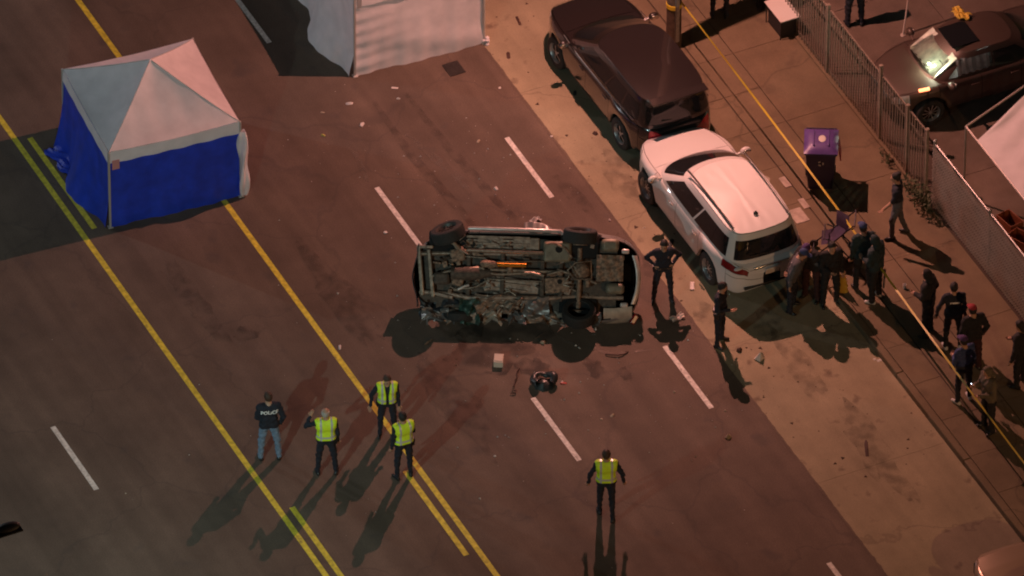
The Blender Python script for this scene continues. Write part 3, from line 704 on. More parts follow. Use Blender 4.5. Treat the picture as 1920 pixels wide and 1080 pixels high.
    b = MB(); b.v = [tuple(p) for p in Vi.reshape(-1, 3)]; b.f = [(i*(nj+1)+j, (i+1)*(nj+1)+j, (i+1)*(nj+1)+j+1, i*(nj+1)+j+1) for i in range(ni) for j in range(nj)]; b.m = [0]*len(b.f)
    b.build('inner_shell', M_SHELL, T)
    if underside:
        b = MB(); b.box((0, 0, .42), (L*.93, W*.66, .26)); b.box((0, 0, .36), (wx[1]-wx[0]-2*wr-.2 if wx[1] > wx[0] else L*.4, W*.88, .16)); b.build('underbody', M_SHELL, T)
    # greenhouse
    g = S['gh']; n = g.get('n', 6); M = 144
    ph = np.linspace(0, 2*math.pi, 2400, endpoint=False); ux = np.sign(np.cos(ph))*np.abs(np.cos(ph))**(2/n); uy = np.sign(np.sin(ph))*np.abs(np.sin(ph))**(2/n)
    A, B = (g['xf'][0]-g['xr'][0])/2, g['b'][0]
    dl = np.hypot(np.diff(np.append(ux, ux[0]))*A, np.diff(np.append(uy, uy[0]))*B); s = np.append(0, np.cumsum(dl)); tt = np.linspace(0, s[-1], M, endpoint=False)
    cx = np.interp(tt, s, np.append(ux, ux[0])); cy = np.interp(tt, s, np.append(uy, uy[0]))
    ts = [0, .14, .30, .46, .62, .76, .88, .97, 1.0]; ss = [.985, .95, .85, .7, .5, .3, .12, .0]
    zb, zr = g['z']; Vg = []
    bowf, bowr = g.get('bow', .10), g.get('bowr', .05)
    for t in ts:
        xf = g['xf'][0]+(g['xf'][1]-g['xf'][0])*t; xr = g['xr'][0]+(g['xr'][1]-g['xr'][0])*t**1.3
        b_ = g['b'][0]+(g['b'][1]-g['b'][0])*t**1.25; sh = 1-.02*max(0, (t-.9)/.1)**2
        bel = np.interp(t, (0, 1), (1, 0))
        zz = zb+(zr-zb)*t; X = (xf+xr)/2+(xf-xr)/2*cx
        tpr = 1-g.get('taper', .06)*np.clip(-cx, 0, 1)**2-.03*np.clip(cx, 0, 1)**2
        X = X-np.where(cx > 0, bowf, -bowr)*(cy**2)*np.clip(np.abs(cx)*1.0, 0, 1)**2
        slope = g.get('fall', .05)*np.clip(-cx, 0, 1)**2*t+g.get('ffall', .03)*np.clip(cx, 0, 1)**2*t
        Vg.append(np.stack([X*1.0, b_*sh*cy*tpr, zz-slope+0*cx], 1))
    top = Vg[-1]; ctr = top.mean(0); xcr = (top[:, 0].max()+top[:, 0].min())/2
    for s_ in ss:
        q = top.copy(); q[:, 0] = xcr+(top[:, 0]-xcr)*s_; q[:, 1] = top[:, 1]*s_; q[:, 2] = top[:, 2]*s_**1.5+(top[:, 2].mean()+.012)*(1-s_**1.5)+g.get('crown', .05)*(1-s_**2)
        if s_ < .9 and g.get('ribs'):
            q[:, 2] += .004*np.cos(q[:, 1]/.62*2*math.pi*2.5)*(np.abs(q[:, 1]) < .5)
        fx = (q[:, 0]-xcr)/max(.1, (top[:, 0].max()-xcr)); q[:, 2] -= 0*fx
        Vg.append(q)
    Vg = np.array(Vg).transpose(1, 0, 2); Vg = np.concatenate([Vg, Vg[:1]], 0)
    ni2, nj2 = M, Vg.shape[1]-1; ids = np.zeros((ni2, nj2), int); names2 = {0: 'cabin_frame', 1: 'windshield', 2: 'rear_window', 3: 'roof'}; mats2 = {0: paint, 1: glass, 2: glass, 3: S.get('roofpaint', paint)}; k = 4
    wins = {}
    cxm = (cx+np.roll(cx, -1))/2; cym = (cy+np.roll(cy, -1))/2
    for i in range(ni2):
        for j in range(nj2):
            if j >= len(ts)-2: ids[i, j] = 3; continue
            if not (1 <= j <= 4): continue
            if cxm[i] > .93 and abs(cym[i]) < .88: ids[i, j] = 1
            elif cxm[i] < -.93 and abs(cym[i]) < .84: ids[i, j] = 2
            elif abs(cym[i]) > .9:
                for q, (w0, w1) in enumerate(g['win']):
                    if w0 < cxm[i] < w1:
                        key = (q, cym[i] > 0)
                        if key not in wins: wins[key] = k; names2[k] = 'side_window'; mats2[k] = glass; k += 1
                        ids[i, j] = wins[key]
    grid_parts(Vg, ids, names2, mats2, T, gap=.004)
    Vi = Vg.copy(); Vi[:, :, 1] *= .965; Vi[:, :, 2] -= .02; Vi[:, :, 0] = xcr+(Vi[:, :, 0]-xcr)*.98
    if not S.get('hollow'):
        b = MB(); b.v = [tuple(p) for p in Vi.reshape(-1, 3)]; nn = nj2+1; b.f = [(i*nn+j, (i+1)*nn+j, (i+1)*nn+j+1, i*nn+j+1) for i in range(ni2) for j in range(nj2)]; b.m = [0]*len(b.f); b.build('cabin_lining', M_SHELL, T)
    for q in wx:
        for sd in (-1, 1):
            if (q, sd) in S.get('nowheel', ()): continue
            wheel(T, q, sd*(bw-.12), wr, .225, S.get('rim', M_RIM), S.get('spokes', 10), sd)
    if S.get('mirrors', True):
        mx = S['mirror_x']; mz = S['mirror_z']
        for sd in (-1, 1):
            b = MB(); b.ell((mx, sd*(bw+.10), mz), (.075, .12, .085)); b.tube([(mx+.03, sd*(bw-.12), mz-.06), (mx+.01, sd*(bw+.03), mz-.03)], .03, 8)
            o = b.build('wing_mirror', S.get('mirror', paint), T)
            b = MB(); b.ell((mx-.06, sd*(bw+.10), mz), (.02, .10, .065)); b.build('mirror_glass', M_CHROME, o)
    if S.get('rails'):
        x0, x1, yy0, yy1, zz = S['rails']
        for sd in (-1, 1):
            pts = [(x0+(x1-x0)*q, sd*(yy0+(yy1-yy0)*q), zz+.035*math.sin(math.pi*min(1, max(0, q)))**.4-.02*q) for q in np.linspace(0, 1, 14)]
            b = MB(); b.tube(pts, .021, 8); b.build('roof_rail', S.get('railmat', M_BLK), T)
    if S.get('plate'):
        px_, pz = S['plate']; b = MB(); b.box((px_, 0, pz), (.02, .31, .155), rot=(0, R(-8), 0)); b.build('number_plate', M_PLATE, T, bevel=.004)
    if S.get('wiper'):
        xw, zw = S['wiper']; b = MB(); b.tube([(xw, .02, zw), (xw-.01, .32, zw+.04), (xw-.01, .42, zw+.05)], .011, 6); b.build('rear_wiper', M_BLK, T)
    return T
P_WHITE = mat('white_car_paint', (.60, .585, .57), .42, coat=.5)
P_DARK = mat('dark_maroon_paint', (.019, .014, .013), .22, .0, coat=1)
P_SEDAN = mat('dull_brown_paint', (.085, .058, .045), .4, .2, coat=.3)
P_TAN = mat('tan_car_paint', (.36, .26, .17), .3, .3, coat=.7)
M_RAIL = mat('rail_dark_chrome', (.09, .085, .08), .3, .7)
SUV = dict(L=4.98, W=1.94, wheels=(-1.43, 1.45), wr=.37, sill=.30, cowl=1.24, tail=-2.25, doors=(-1.02, .05, 1.08), nf=4.6, nr=9,
           top=((-2.49, .80), (-2.42, .98), (-2.2, 1.07), (-1, 1.08), (.3, 1.06), (1.0, 1.05), (1.6, 1.0), (2.1, .93), (2.38, .80), (2.49, .62)),
           hl=(.78, .955), tl=(-.985, -.80, 5, 6), mirror_x=.86, mirror_z=1.10, crown=.05,
           gh=dict(xf=(1.38, .22), xr=(-2.36, -2.16), b=(.92, .73), z=(1.03, 1.72), n=7, taper=.03, ffall=.07, bow=.22, bowr=.09, fall=.05, crown=.055, win=((-.86, -.52), (-.49, -.06), (-.03, .76)), ribs=True),
           rails=(.12, -1.95, .655, .625, 1.755), railmat=M_RAIL, plate=(-2.515, .83), wiper=(-2.33, 1.16))
def make_cars():
    S = dict(SUV); S['handle'] = M_CHROME
    t = car('parked_car', 'white sport utility car parked along the kerb, black rear window', 'car', (.16, 4.66, 0), R(180), S, P_WHITE)
    b = MB(); b.lathe([(.05, 0), (.045, .02), (.01, .07)], c=(-1.72, 0, 1.74), n=12); b.build('antenna_fin', M_BLK, t)
    for sd in (-1, 1):
        b = MB(); b.ell((-2.36, sd*.70, .99), (.05, .11, .035)); b.build('reverse_lamp', M_LENS, t)
    b = MB(); b.box((-2.475, 0, .50), (.06, 1.25, .05)); b.build('bumper_trim', M_BLK, t, bevel=.01)
    b = MB(); b.box((-2.47, 0, .95), (.03, .80, .05)); b.build('chrome_bar', M_CHROME, t, bevel=.01)
    S = dict(SUV); S.update(L=5.05, W=1.93, wheels=(-1.50, 1.47), rim=M_RIM, spokes=5, nf=4.5, nr=7, trim=M_BLK, hl=(.80, .95), tl=(-.997, -.935, 2, 6), red=mat('red_lens_bright', (.42, .012, .02), .25, coat=.4))
    S['gh'] = dict(SUV['gh'], xf=(1.36, .26), xr=(-2.44, -2.30), b=(.91, .76), z=(1.03, 1.68), fall=.03, ribs=False, win=((-.86, -.50), (-.47, -.06), (-.03, .76)))
    S['rails'] = None; S['wiper'] = (-2.4, 1.15); S['plate'] = (-2.555, .8); S['top'] = ((-2.52, .82), (-2.45, 1.0), (-2.2, 1.06), (-1, 1.07), (.3, 1.05), (1.0, 1.06), (1.7, 1.02), (2.2, .95), (2.42, .82), (2.52, .6))
    t = car('parked_car', 'dark maroon station wagon parked in front of the white car', 'car', (-4.62, 4.92, 0), R(180.8), S, P_DARK)
    for sd in (-1, 1):
        b = MB(); b.tube([(1.15, sd*.895, 1.085), (.4, sd*.935, 1.09), (-1.0, sd*.935, 1.10), (-2.0, sd*.885, 1.10)], .012, 6); b.build('belt_trim', M_CHROME, t)
    b = MB(); b.box((-2.34, 0, 1.70), (.22, 1.30, .035), rot=(0, R(-6), 0)); b.build('roof_spoiler', P_DARK, t, bevel=.014)
    S = dict(SUV); S.update(L=4.6, W=1.80, wheels=(-1.35, 1.40), wr=.33, rails=None, wiper=None, plate=None, nf=4, nr=6, crown=.04, cowl=.85, tail=-1.55, doors=(-1.0, -.1, .85), decklid='trunk_lid',
                        top=((-2.3, .75), (-2.22, .95), (-1.6, 1.0), (-.5, .97), (.85, .95), (1.5, .88), (2.0, .78), (2.2, .66), (2.3, .5)), mirror_x=.62, mirror_z=1.0, hl=(.80, .94), tl=(-.98, -.84, 5, 6))
    S['gh'] = dict(xf=(1.05, .28), xr=(-1.65, -.95), b=(.80, .56), z=(.93, 1.42), n=6, bow=.12, bowr=.1, fall=.02, crown=.045, win=((-.72, -.05), (0, .80)))
    S1 = dict(S); S1['rails'] = None
    car('parked_car', 'tan car nose at the bottom right corner of the picture', 'car', (14.42, 4.95, 0), R(180), S1, P_TAN)
    clear = mat('clear_glass', (.85, .9, .88), .03, trans=1, spec=.3)
    S2 = dict(S); S2['hollow'] = True; S2['cowl'] = 1.2; S2['doors'] = (-.7, .22, 1.18); S2['mirror_x'] = .98
    S2['top'] = ((-2.3, .75), (-2.22, .95), (-1.6, 1.0), (-.5, .97), (1.2, .95), (1.6, .90), (2.05, .80), (2.2, .68), (2.3, .5))
    S2['gh'] = dict(S['gh'], xf=(1.40, .62), xr=(-1.5, -.75))
    t = car('parked_car', 'brown sedan in the lot behind the fence with lit windshield and side window', 'car', (-1.62, 11.53, SW), R(-91), S2, P_SEDAN, glass=clear)
    b = MB(); b.box((.36, 0, 1.462), (.62, .72, .008), rot=(0, R(1), 0)); b.build('sunroof', M_GLASS, t, bevel=.003)
    sheet_m = mat('sun_shade', (.62, .66, .55), .5, var=.5, vscale=5, bump=.5, bscale=12)
    b = MB(); b.grid(lambda p, q: (1.27-.60*p, (q-.5)*1.16, .93+.40*p+.012*math.sin(q*40)), 10, 24); b.build('sun_shade', sheet_m, t)
    for sd in (-1, 1):
        b = MB(); b.box((.25, sd*.36, .62), (.52, .50, .16)); b.build('seat_cushion', mat('seat_cloth', (.20, .19, .18), .9), t, bevel=.04)
        b = MB(); b.box((-.04, sd*.36, .92), (.16, .48, .62), rot=(0, R(-14), 0)); b.build('seat_back', MATS['seat_cloth'], t, bevel=.04)
        b = MB(); b.ell((-.14, sd*.36, 1.26), (.07, .14, .10)); b.build('headrest', MATS['seat_cloth'], t)
    b = MB(); b.grid(lambda p, q: (.70-.75*p, .69-.10*q+.02*math.sin(p*30), .94+.38*q), 20, 6); b.build('side_curtain', mat('curtain_white', (.7, .72, .72), .8, var=.3, vscale=10), t)
    b = MB(); pts = [(.92, .36+.18*math.cos(q), .98+.18*math.sin(q)) for q in np.linspace(0, 2*math.pi, 20)]; b.tube(pts, .016, 6, cap=False); b.build('steering_wheel', M_BLK, t)
    b = MB(); b.box((1.52, .77, .93), (.24, .07, .05), rot=(0, 0, R(-8))); b.build('turn_signal', mat('signal_lit', (.9, .3, .1), .3, emit=(1, .25, .10), es=4), t, bevel=.015)
    b = MB(); b.ell((1.16, .26, 1.13), (.03, .03, .02)); b.build('map_lamp', mat('lamp_lit', (1, 1, .9), .3, emit=(.95, 1, .75), es=30), t)
    for nm, loc, pw, c in (('map_light', (1.10, .30, 1.14), 42, (.93, 1, .72)), ('cabin_light', (.5, .45, 1.28), 8, (.85, 1, .95))):
        l = bpy.data.lights.new(nm, 'POINT'); l.energy = pw; l.color = c; l.shadow_soft_size = .03
        lo = bpy.data.objects.new(nm, l); col.objects.link(lo); lo.parent = t; lo.location = loc
# ------------------------------------------------------------------ tents
T_WHITE = mat('tent_fabric', (.84, .80, .82), .75, var=.10, vscale=3, bump=.15, bscale=9)
T_BLUE = mat('tarp_blue', (.016, .056, .58), .5, var=.25, vscale=3, bump=.3, bscale=7)
def translucent(m, k):
    t = m.node_tree; b = t.nodes['Principled BSDF']; o = t.nodes['Material Output']; tr = t.nodes.new('ShaderNodeBsdfTranslucent'); mx = t.nodes.new('ShaderNodeMixShader'); mx.inputs[0].default_value = k
    l = b.inputs['Base Color'].links; t.links.new(l[0].from_socket, tr.inputs[0]) if l else None
    t.links.new(b.outputs[0], mx.inputs[1]); t.links.new(tr.outputs[0], mx.inputs[2]); t.links.new(mx.outputs[0], o.inputs[0])
translucent(T_WHITE, .26); translucent(T_BLUE, .15)
T_POLE = mat('tent_pole', (.55, .54, .52), .4, .5)
def tent(label, loc, yaw, hx, hy, eave, peak, wall_m, val=.30, loose=True, white=False):
    t = thing('canopy_tent', label, 'tent', loc, yaw)
    for k in range(4):           # four roof panels, sagging between the hip ribs
        ca, sa = [(1, 0), (0, 1), (-1, 0), (0, -1)][k]
        def fn(p, q, ca=ca, sa=sa):
            r = p; s_ = (q-.5)*2*r; x, y = ca*r-sa*s_, sa*r+ca*s_
            sag = .13*(1-(s_/max(r, 1e-3))**2)*r*(1-r)*4+.05*(1-(s_/max(r, 1e-3))**2)*r**3
            return (x*hx, y*hy, eave+(peak-eave)*(1-r)**1.12-sag+.010*r*math.sin(s_*17+k*2)*(1-r)*3+.006*math.sin(r*23+s_*6+k)*r*(1-abs(s_)/max(r, 1e-3)))
        b = MB(); b.grid(fn, 22, 22); b.build('roof_panel', T_WHITE, t)
    for sx in (-1, 1):
        for sy in (-1, 1):
            b = MB(); b.tube([(sx*hx*r, sy*hy*r, eave+(peak-eave)*(1-r)**1.12+.002) for r in np.linspace(.02, 1, 16)], .009, 6); b.build('hip_seam', mat('seam_tape', (.48, .45, .44), .8), t)
    for k in range(4):
        a, c = [((1, -1), (1, 1)), ((1, 1), (-1, 1)), ((-1, 1), (-1, -1)), ((-1, -1), (1, -1))][k]
        def fv(p, q, a=a, c=c):
            x, y = a[0]+(c[0]-a[0])*p, a[1]+(c[1]-a[1])*p; bow = .05*math.sin(math.pi*p)
            o = 1.006+.012*q
            return (x*hx*o, y*hy*o, eave-bow*.9-val*q+.012*math.sin(p*31)*q+bow*.5*q)
        b = MB(); b.grid(fv, 36, 4); b.build('valance', T_WHITE, t)
    for sx in (-1, 1):
        for sy in (-1, 1):
            b = MB(); b.box((sx*(hx+.012), sy*(hy+.012), eave/2), (.045, .045, eave)); b.box((sx*(hx+.01), sy*(hy+.01), .012), (.11, .11, .02)); o = b.build('leg', T_POLE, t, bevel=.006)
    zt = eave-val+.04
    rs = np.random.RandomState(int(abs(loc[0]*10)))
    phs = rs.rand(8)*6
    def wall(axis, sgn, flare, fold, name, m):
        def fn(p, q):
            s_ = (p-.5)*2; z = zt*(1-q)
            k = q*q*flare
            wv = .018*math.sin(s_*9+phs[0]+q*2)*q+.010*math.sin(s_*23+phs[1])*q
            if white:      # cloth drawn tight from the left pole: fans of creases
                d = p; wv += .014*math.sin(q*38+phs[2]+3*d)*math.exp(-d*4.5)+.022*math.sin((q*2.0-p*1.3)*3.2+phs[3])*min(1, p*3)+.010*math.sin((q-p*.45)*17)*q
            o = wv+(k*(1+.6*math.sin(s_*4+phs[4])) if flare else 0)
            if axis == 'x': return (sgn*(hx+.004+o), s_*hy*(1.0), z+.004)
            return (s_*hx, sgn*(hy+.004+o), z+.004)
        b = MB(); b.grid(fn, 60, 30); return b.build(name, m, t)
    wall('x', 1, .03, 1, 'front_wall', wall_m); wall('y', -1, .30 if loose else .12, 1, 'side_wall', wall_m)
    wall('x', -1, .05, 1, 'back_wall', wall_m); wall('y', 1, .04, 1, 'side_wall', wall_m)
    return t, zt
def make_tents():
    t, zt = tent('white peaked tent with bright blue side walls over the yellow line', (-6.68, -5.10, 0), R(-5.2), 1.44, 1.43, 2.02, 2.98, T_BLUE)
    b = MB(); b.box((1.475, -1.30, zt-.09), (.012, .16, .24)); b.build('label_patch', mat('patch_pink', (.5, .22, .22), .7), t)
    def bunch(p, q):
        z = zt*(1-p*.97); a = q*2*math.pi; r = (.05+.05*math.sin(p*3.2)+.03*math.sin(p*9))*(1+.35*math.sin(a*3+p*5))
        return (1.47+r*math.cos(a), 1.50+r*math.sin(a), z)
    b = MB(); b.grid(bunch, 24, 18); b.build('hanging_cloth', T_WHITE, t)
    def puddle(p, q):
        return (-1.35+1.5*p, -1.50-.42*q*(1-.6*p)-.05*math.sin(p*17), .02+.10*(1-q)*abs(math.sin(p*13+q*6))+.03*math.sin(q*11+p*21)**2)
    b = MB(); b.grid(puddle, 40, 14); b.build('loose_hem', T_BLUE, t)
    t, zt = tent('white walled tent cut off by the top edge of the picture', (-9.02, 1.58, 0), R(-3.6), 1.48, 1.455, 2.16, 3.15, T_WHITE, val=.3, white=True)
    b = MB(); b.box((1.50, -1.36, zt+.10), (.02, .10, .34)); b.build('corner_flap', mat('flap_grey', (.32, .31, .31), .8), t)
    b = MB(); 
    for k in range(5): b.ell((1.55+.03*math.cos(k*2), 1.50+.035*math.sin(k*2.2), .03+.035*k), (.055, .045, .03), nu=8, nv=6, rot=Matrix.Rotation(k*.7, 3, 'Z'))
    b.build('tied_hem', T_WHITE, t)['kind'] = 'stuff'
# ------------------------------------------------------------------ fences, lot
F_IRON = mat('fence_paint', (.25, .20, .155), .6, .1, var=.25, vscale=15)
def make_fences():
    z0 = SW
    xs0, xs1 = -9.2, 1.28; H = 1.78
    t = thing('iron_fence', 'tall iron picket fence along the back of the sidewalk', 'fence', (0, 8.93, z0))
    posts = [-8.0, -5.6, -3.23, -.82, .42, 1.30]
    for q, p in enumerate(posts):
        b = MB(); h = H+.08 if p != -.82 else H+.22
        b.box((p, 0, h/2), (.075 if p == -.82 else .055, .06, h)); b.box((p, 0, h+.012), (.08, .08, .02)); b.build('post', F_IRON, t, bevel=.006)
    pk = MB(); pk.box((0, 0, (H-.06)/2+.06), (.02, .02, H-.06)); me = None
    for a, c in zip(posts[:-1], posts[1:]):
        for zz in (.14, H-.34, H-.03):
            b = MB(); b.box(((a+c)/2, .022, zz), (c-a-.06, .022, .04)); b.build('rail', F_IRON, t)
        n = int(round((c-a)/.108))
        for k in range(1, n):
            x = a+(c-a)*k/n
            if me is None:
                o = pk.build('picket', F_IRON, t, smooth=False); me = o.data
            else:
                o = bpy.data.objects.new('picket', me); col.objects.link(o); o.parent = t
            o.location = (x, 0, 0); o.rotation_euler = (random.uniform(-.004, .004), random.uniform(-.006, .006), 0)
    # low stone curb under the fence
    b = MB(); b.box(((xs0+xs1)/2, .0, .015), (xs1-xs0, .14, .07)); b.build('footing', M_WALK, t, bevel=.015)
    # chain link with cloth behind
    t = thing('chain_link_fence', 'chain link fence with tan privacy cloth past the iron fence', 'fence', (0, 8.95, z0))
    x0, x1, H2 = 1.52, 13.0, 1.62
    for x in (1.52, 3.98, 6.4, 8.8, 11.2):
        b = MB(); b.tube([(x, .05, 0), (x, .05, H2+.06)], .034, 10); b.ell((x, .05, H2+.07), (.042, .042, .03)); b.build('post', M_STEEL, t)
    b = MB(); b.tube([(x0, .05, H2), (x1, .05, H2)], .022, 8); b.build('top_rail', M_STEEL, t)
    b = MB(); p = .075; n = int((x1-x0)/p); nz = int((H2-.05)/p); rr = .0048
    zig = [[], []]
    for k in range(n):
        xx = x0+k*p
        for sgn in (0, 1):
            vs = []
            for q in range(nz+1):
                off = (q % 2)*p if sgn == 0 else p-(q % 2)*p
                vs.append((xx+off, rr*1.2*(1 if sgn else -1), .04+q*p))
            for A_, B_ in zip(vs[:-1], vs[1:]):
                A_, B_ = Vector(A_), Vector(B_); d = (B_-A_).normalized(); s1 = Vector((0, 1, 0)); s2 = d.cross(s1)
                q3 = [s1*rr, s2*rr*.9-s1*rr*.5, -s2*rr*.9-s1*rr*.5]
                b.add([A_+e for e in q3]+[B_+e for e in q3], [(0, 1, 4, 3), (1, 2, 5, 4), (2, 0, 3, 5)])
    o = b.build('wire_mesh', mat('mesh_wire', (.6, .56, .52), .4, .3), t); o['kind'] = 'stuff'
    cl = mat('privacy_cloth', (.20, .16, .13), .9, var=.35, vscale=4, bump=.5, bscale=6)
    for a, c in ((1.54, 3.96), (4.0, 6.38), (6.42, 8.78), (8.82, 11.18)):
        b = MB(); b.grid(lambda u_, v_: (a+(c-a)*u_, .03+.012*math.sin(u_*19)*math.sin(v_*5)+.02*math.sin(v_*3.1), .10+(H2-.14)*v_), 40, 14); b.build('privacy_cloth', cl, t)
    # gable carport frame with cloth roof
    t = thing('carport_canopy', 'white cloth roofed canopy on a thin steel frame at the right edge', 'canopy', (0, 0, SW))
    zE, zR = 1.92, 2.75; xa, xb = 1.62, 7.6; yE, yR, yF = 9.66, 11.5, 13.3
    fr = mat('canopy_frame', (.38, .33, .30), .45, .4)
    for x in (xa, 4.65, xb):
        b = MB(); b.tube([(x, yE, 0), (x, yE, zE)], .024, 8); b.build('post', fr, t)
        b = MB(); b.tube([(x, yF, 0), (x, yF, zE)], .024, 8); b.build('post', fr, t)
        b = MB(); b.tube([(x, yE, zE), (x, yR, zR), (x, yF, zE)], .024, 8); b.build('rafter', fr, t)
    for y, z in ((yE, zE), (yR, zR), (yF, zE)):
        b = MB(); b.tube([(xa, y, z), (xb, y, z)], .024, 8); b.build('purlin', fr, t)
    def roof(u_, v_, s=1):
        x = xa+.10+(xb-xa-.12)*u_; y = yE+(yR-yE)*v_; z = zE+(zR-zE)*v_
        edge = .42*max(0, 1-u_*14)*(1-v_)
        sag = .10*math.sin(math.pi*v_)*abs(math.sin(math.pi*u_*2))+.018*math.sin(u_*60+v_*8)*math.sin(math.pi*v_)
        return (x+edge, y if s > 0 else 2*yR-y, z+.028-sag)
    b = MB(); b.grid(roof, 70, 18); b.build('roof_cloth', T_WHITE, t)
    b = MB(); b.grid(lambda u_, v_: roof(u_, v_, -1), 70, 18); b.build('roof_cloth', T_WHITE, t)
    t = thing('blocker', 'added unseen shed further along the lot past the canopy', 'blocker', (12.5, 12.8, SW)); wl = mat('blocker_wall', (.26, .22, .18), .9, var=.2)  # made-up building out of view, added to shade the lot from the warm lamp
    for (c, d) in (((0, -2.4, 2.1), (6.4, .2, 4.2)), ((0, 2.4, 2.1), (6.4, .2, 4.2)), ((-3.1, 0, 2.1), (.2, 4.59, 4.2)), ((3.1, 0, 2.1), (.2, 4.59, 4.2))):
        b = MB(); b.box(c, d); b.build('wall', wl, t)
    b = MB(); b.box((0, 0, 4.3), (6.9, 5.5, .18)); b.build('roof', mat('blocker_roof', (.12, .11, .10), .9), t)
    b = MB(); b.box((-3.215, .6, 1.05), (.03, .95, 2.1)); b.build('door', M_STEEL, t)
    # things under the canopy
    oc = mat('crate_orange', (.20, .06, .025), .6, var=.2)
    for k, (px, py, lab, s_) in enumerate(((1893, 432, 'orange red crate under the canopy eave, nearest the frame corner', (.5, .34, .34)), (1912, 462, 'orange red crate under the canopy eave, cut by the picture edge', (.46, .34, .3)))):
        p = G(px, py, SW); t = thing('crate', lab, 'crate', p, R(10+k*14), 'crates under the canopy'); h = s_[2]
        for (c, d) in (((0, 0, .012), (s_[0], s_[1], .02)), ((0, s_[1]/2-.012, h/2+.012), (s_[0], .02, h-.02)), ((0, -s_[1]/2+.012, h/2+.012), (s_[0], .02, h-.02)), ((s_[0]/2-.012, 0, h/2+.012), (.018, s_[1]-.05, h-.022)), ((-s_[0]/2+.012, 0, h/2+.012), (.018, s_[1]-.05, h-.022))):
            b = MB(); b.box(c, d); b.build('side_panel' if c[2] > .05 else 'base', oc, t, bevel=.005)
    # leaning pole by the sedan
    p = G(1693, 66, SW); b = MB(); b.tube([(0, 0, 0), (-.25, .30, 1.35)], [.02, .015], 8); b.lathe([(.06, 0), (.055, .02), (.02, .03)], n=10)
    one('pole', b, mat('pole_pale', (.5, .42, .36), .5), 'thin pale pole leaning by the front of the brown sedan', 'pole', loc=p)
    # cloth on the sedan roof
    b = MB(); b.grid(lambda u_, v_: ((u_-.5)*.42+.05*math.sin(v_*7), (v_-.5)*.24+.04*math.sin(u_*8), .03+.05*abs(math.sin(u_*9+v_*4))+.03*math.sin(v_*9)**2), 14, 10)
    one('cloth', b, mat('cloth_yellow', (.55, .38, .05), .8), 'crumpled yellow cloth on the roof of the brown sedan', 'cloth', loc=(-2.18, 11.5, SW+1.44), yaw=.4)
    b = MB(); b.box((0, 0, .16), (.40, .30, .30), taper=(.9, .9)); b.box((0, 0, .32), (.43, .33, .04)); b.tube([(-.15, 0, .34), (-.1, 0, .42), (.1, 0, .42), (.15, 0, .34)], .012, 6)
    one('cooler', b, mat('cooler_red', (.25, .06, .045), .6), 'small dull red cooler between fence and brown sedan', 'cooler', loc=G(1693, 186, SW), yaw=.3, bevel=.02)
    b = MB(); b.box((0, 0, .13), (.34, .26, .25), taper=(.86, .86)); b.ell((0, 0, .26), (.15, .11, .07))
    one('sack', b, mat('sack_tan', (.33, .23, .10), .9, var=.3), 'small tan sack next to the red cooler by the fence', 'sack', loc=G(1714, 200, SW), yaw=.5, bevel=.05)
def make_weeds():
    lm = mat('weed_leaf', (.05, .062, .022), .7, var=.4, vscale=20)
    for (px, py, n, h, lab) in ((1738, 392, 260, .62, 'bushy weed clump at the end of the iron fence'), (1722, 360, 110, .36, 'low weed growing against the iron fence, behind the taller clump'), (1668, 300, 50, .18, 'tiny weed tuft at the foot of the tall fence post')):
        p = G(px, py, SW); t = thing('weed', lab, 'plant', (p.x, 8.82, SW), group=None)
        b = MB(); st = MB()
        for k in range(n):
            a = random.uniform(0, 6.28); r = random.uniform(0, .20+h*.22); z = random.uniform(.03, h)*(1-.35*r); c = Vector((r*math.cos(a)*1.5, -abs(r*math.sin(a))*.9, z))
            L = random.uniform(.03, .065); d = Vector((random.uniform(-1, 1), random.uniform(-1, 1), random.uniform(-.3, .8))).normalized(); s_ = d.orthogonal().normalized()
            b.add([c-d*L, c+s_*L*.4, c+d*L, c-s_*L*.4], [(0, 1, 2, 3)])
            if k % 6 == 0: st.tube([(c.x*.3, c.y*.3, 0), c], [.005, .002], 4)
        o = b.build('leaves', lm, t); o['kind'] = 'stuff'; o = st.build('stems', lm, t); o['kind'] = 'stuff'
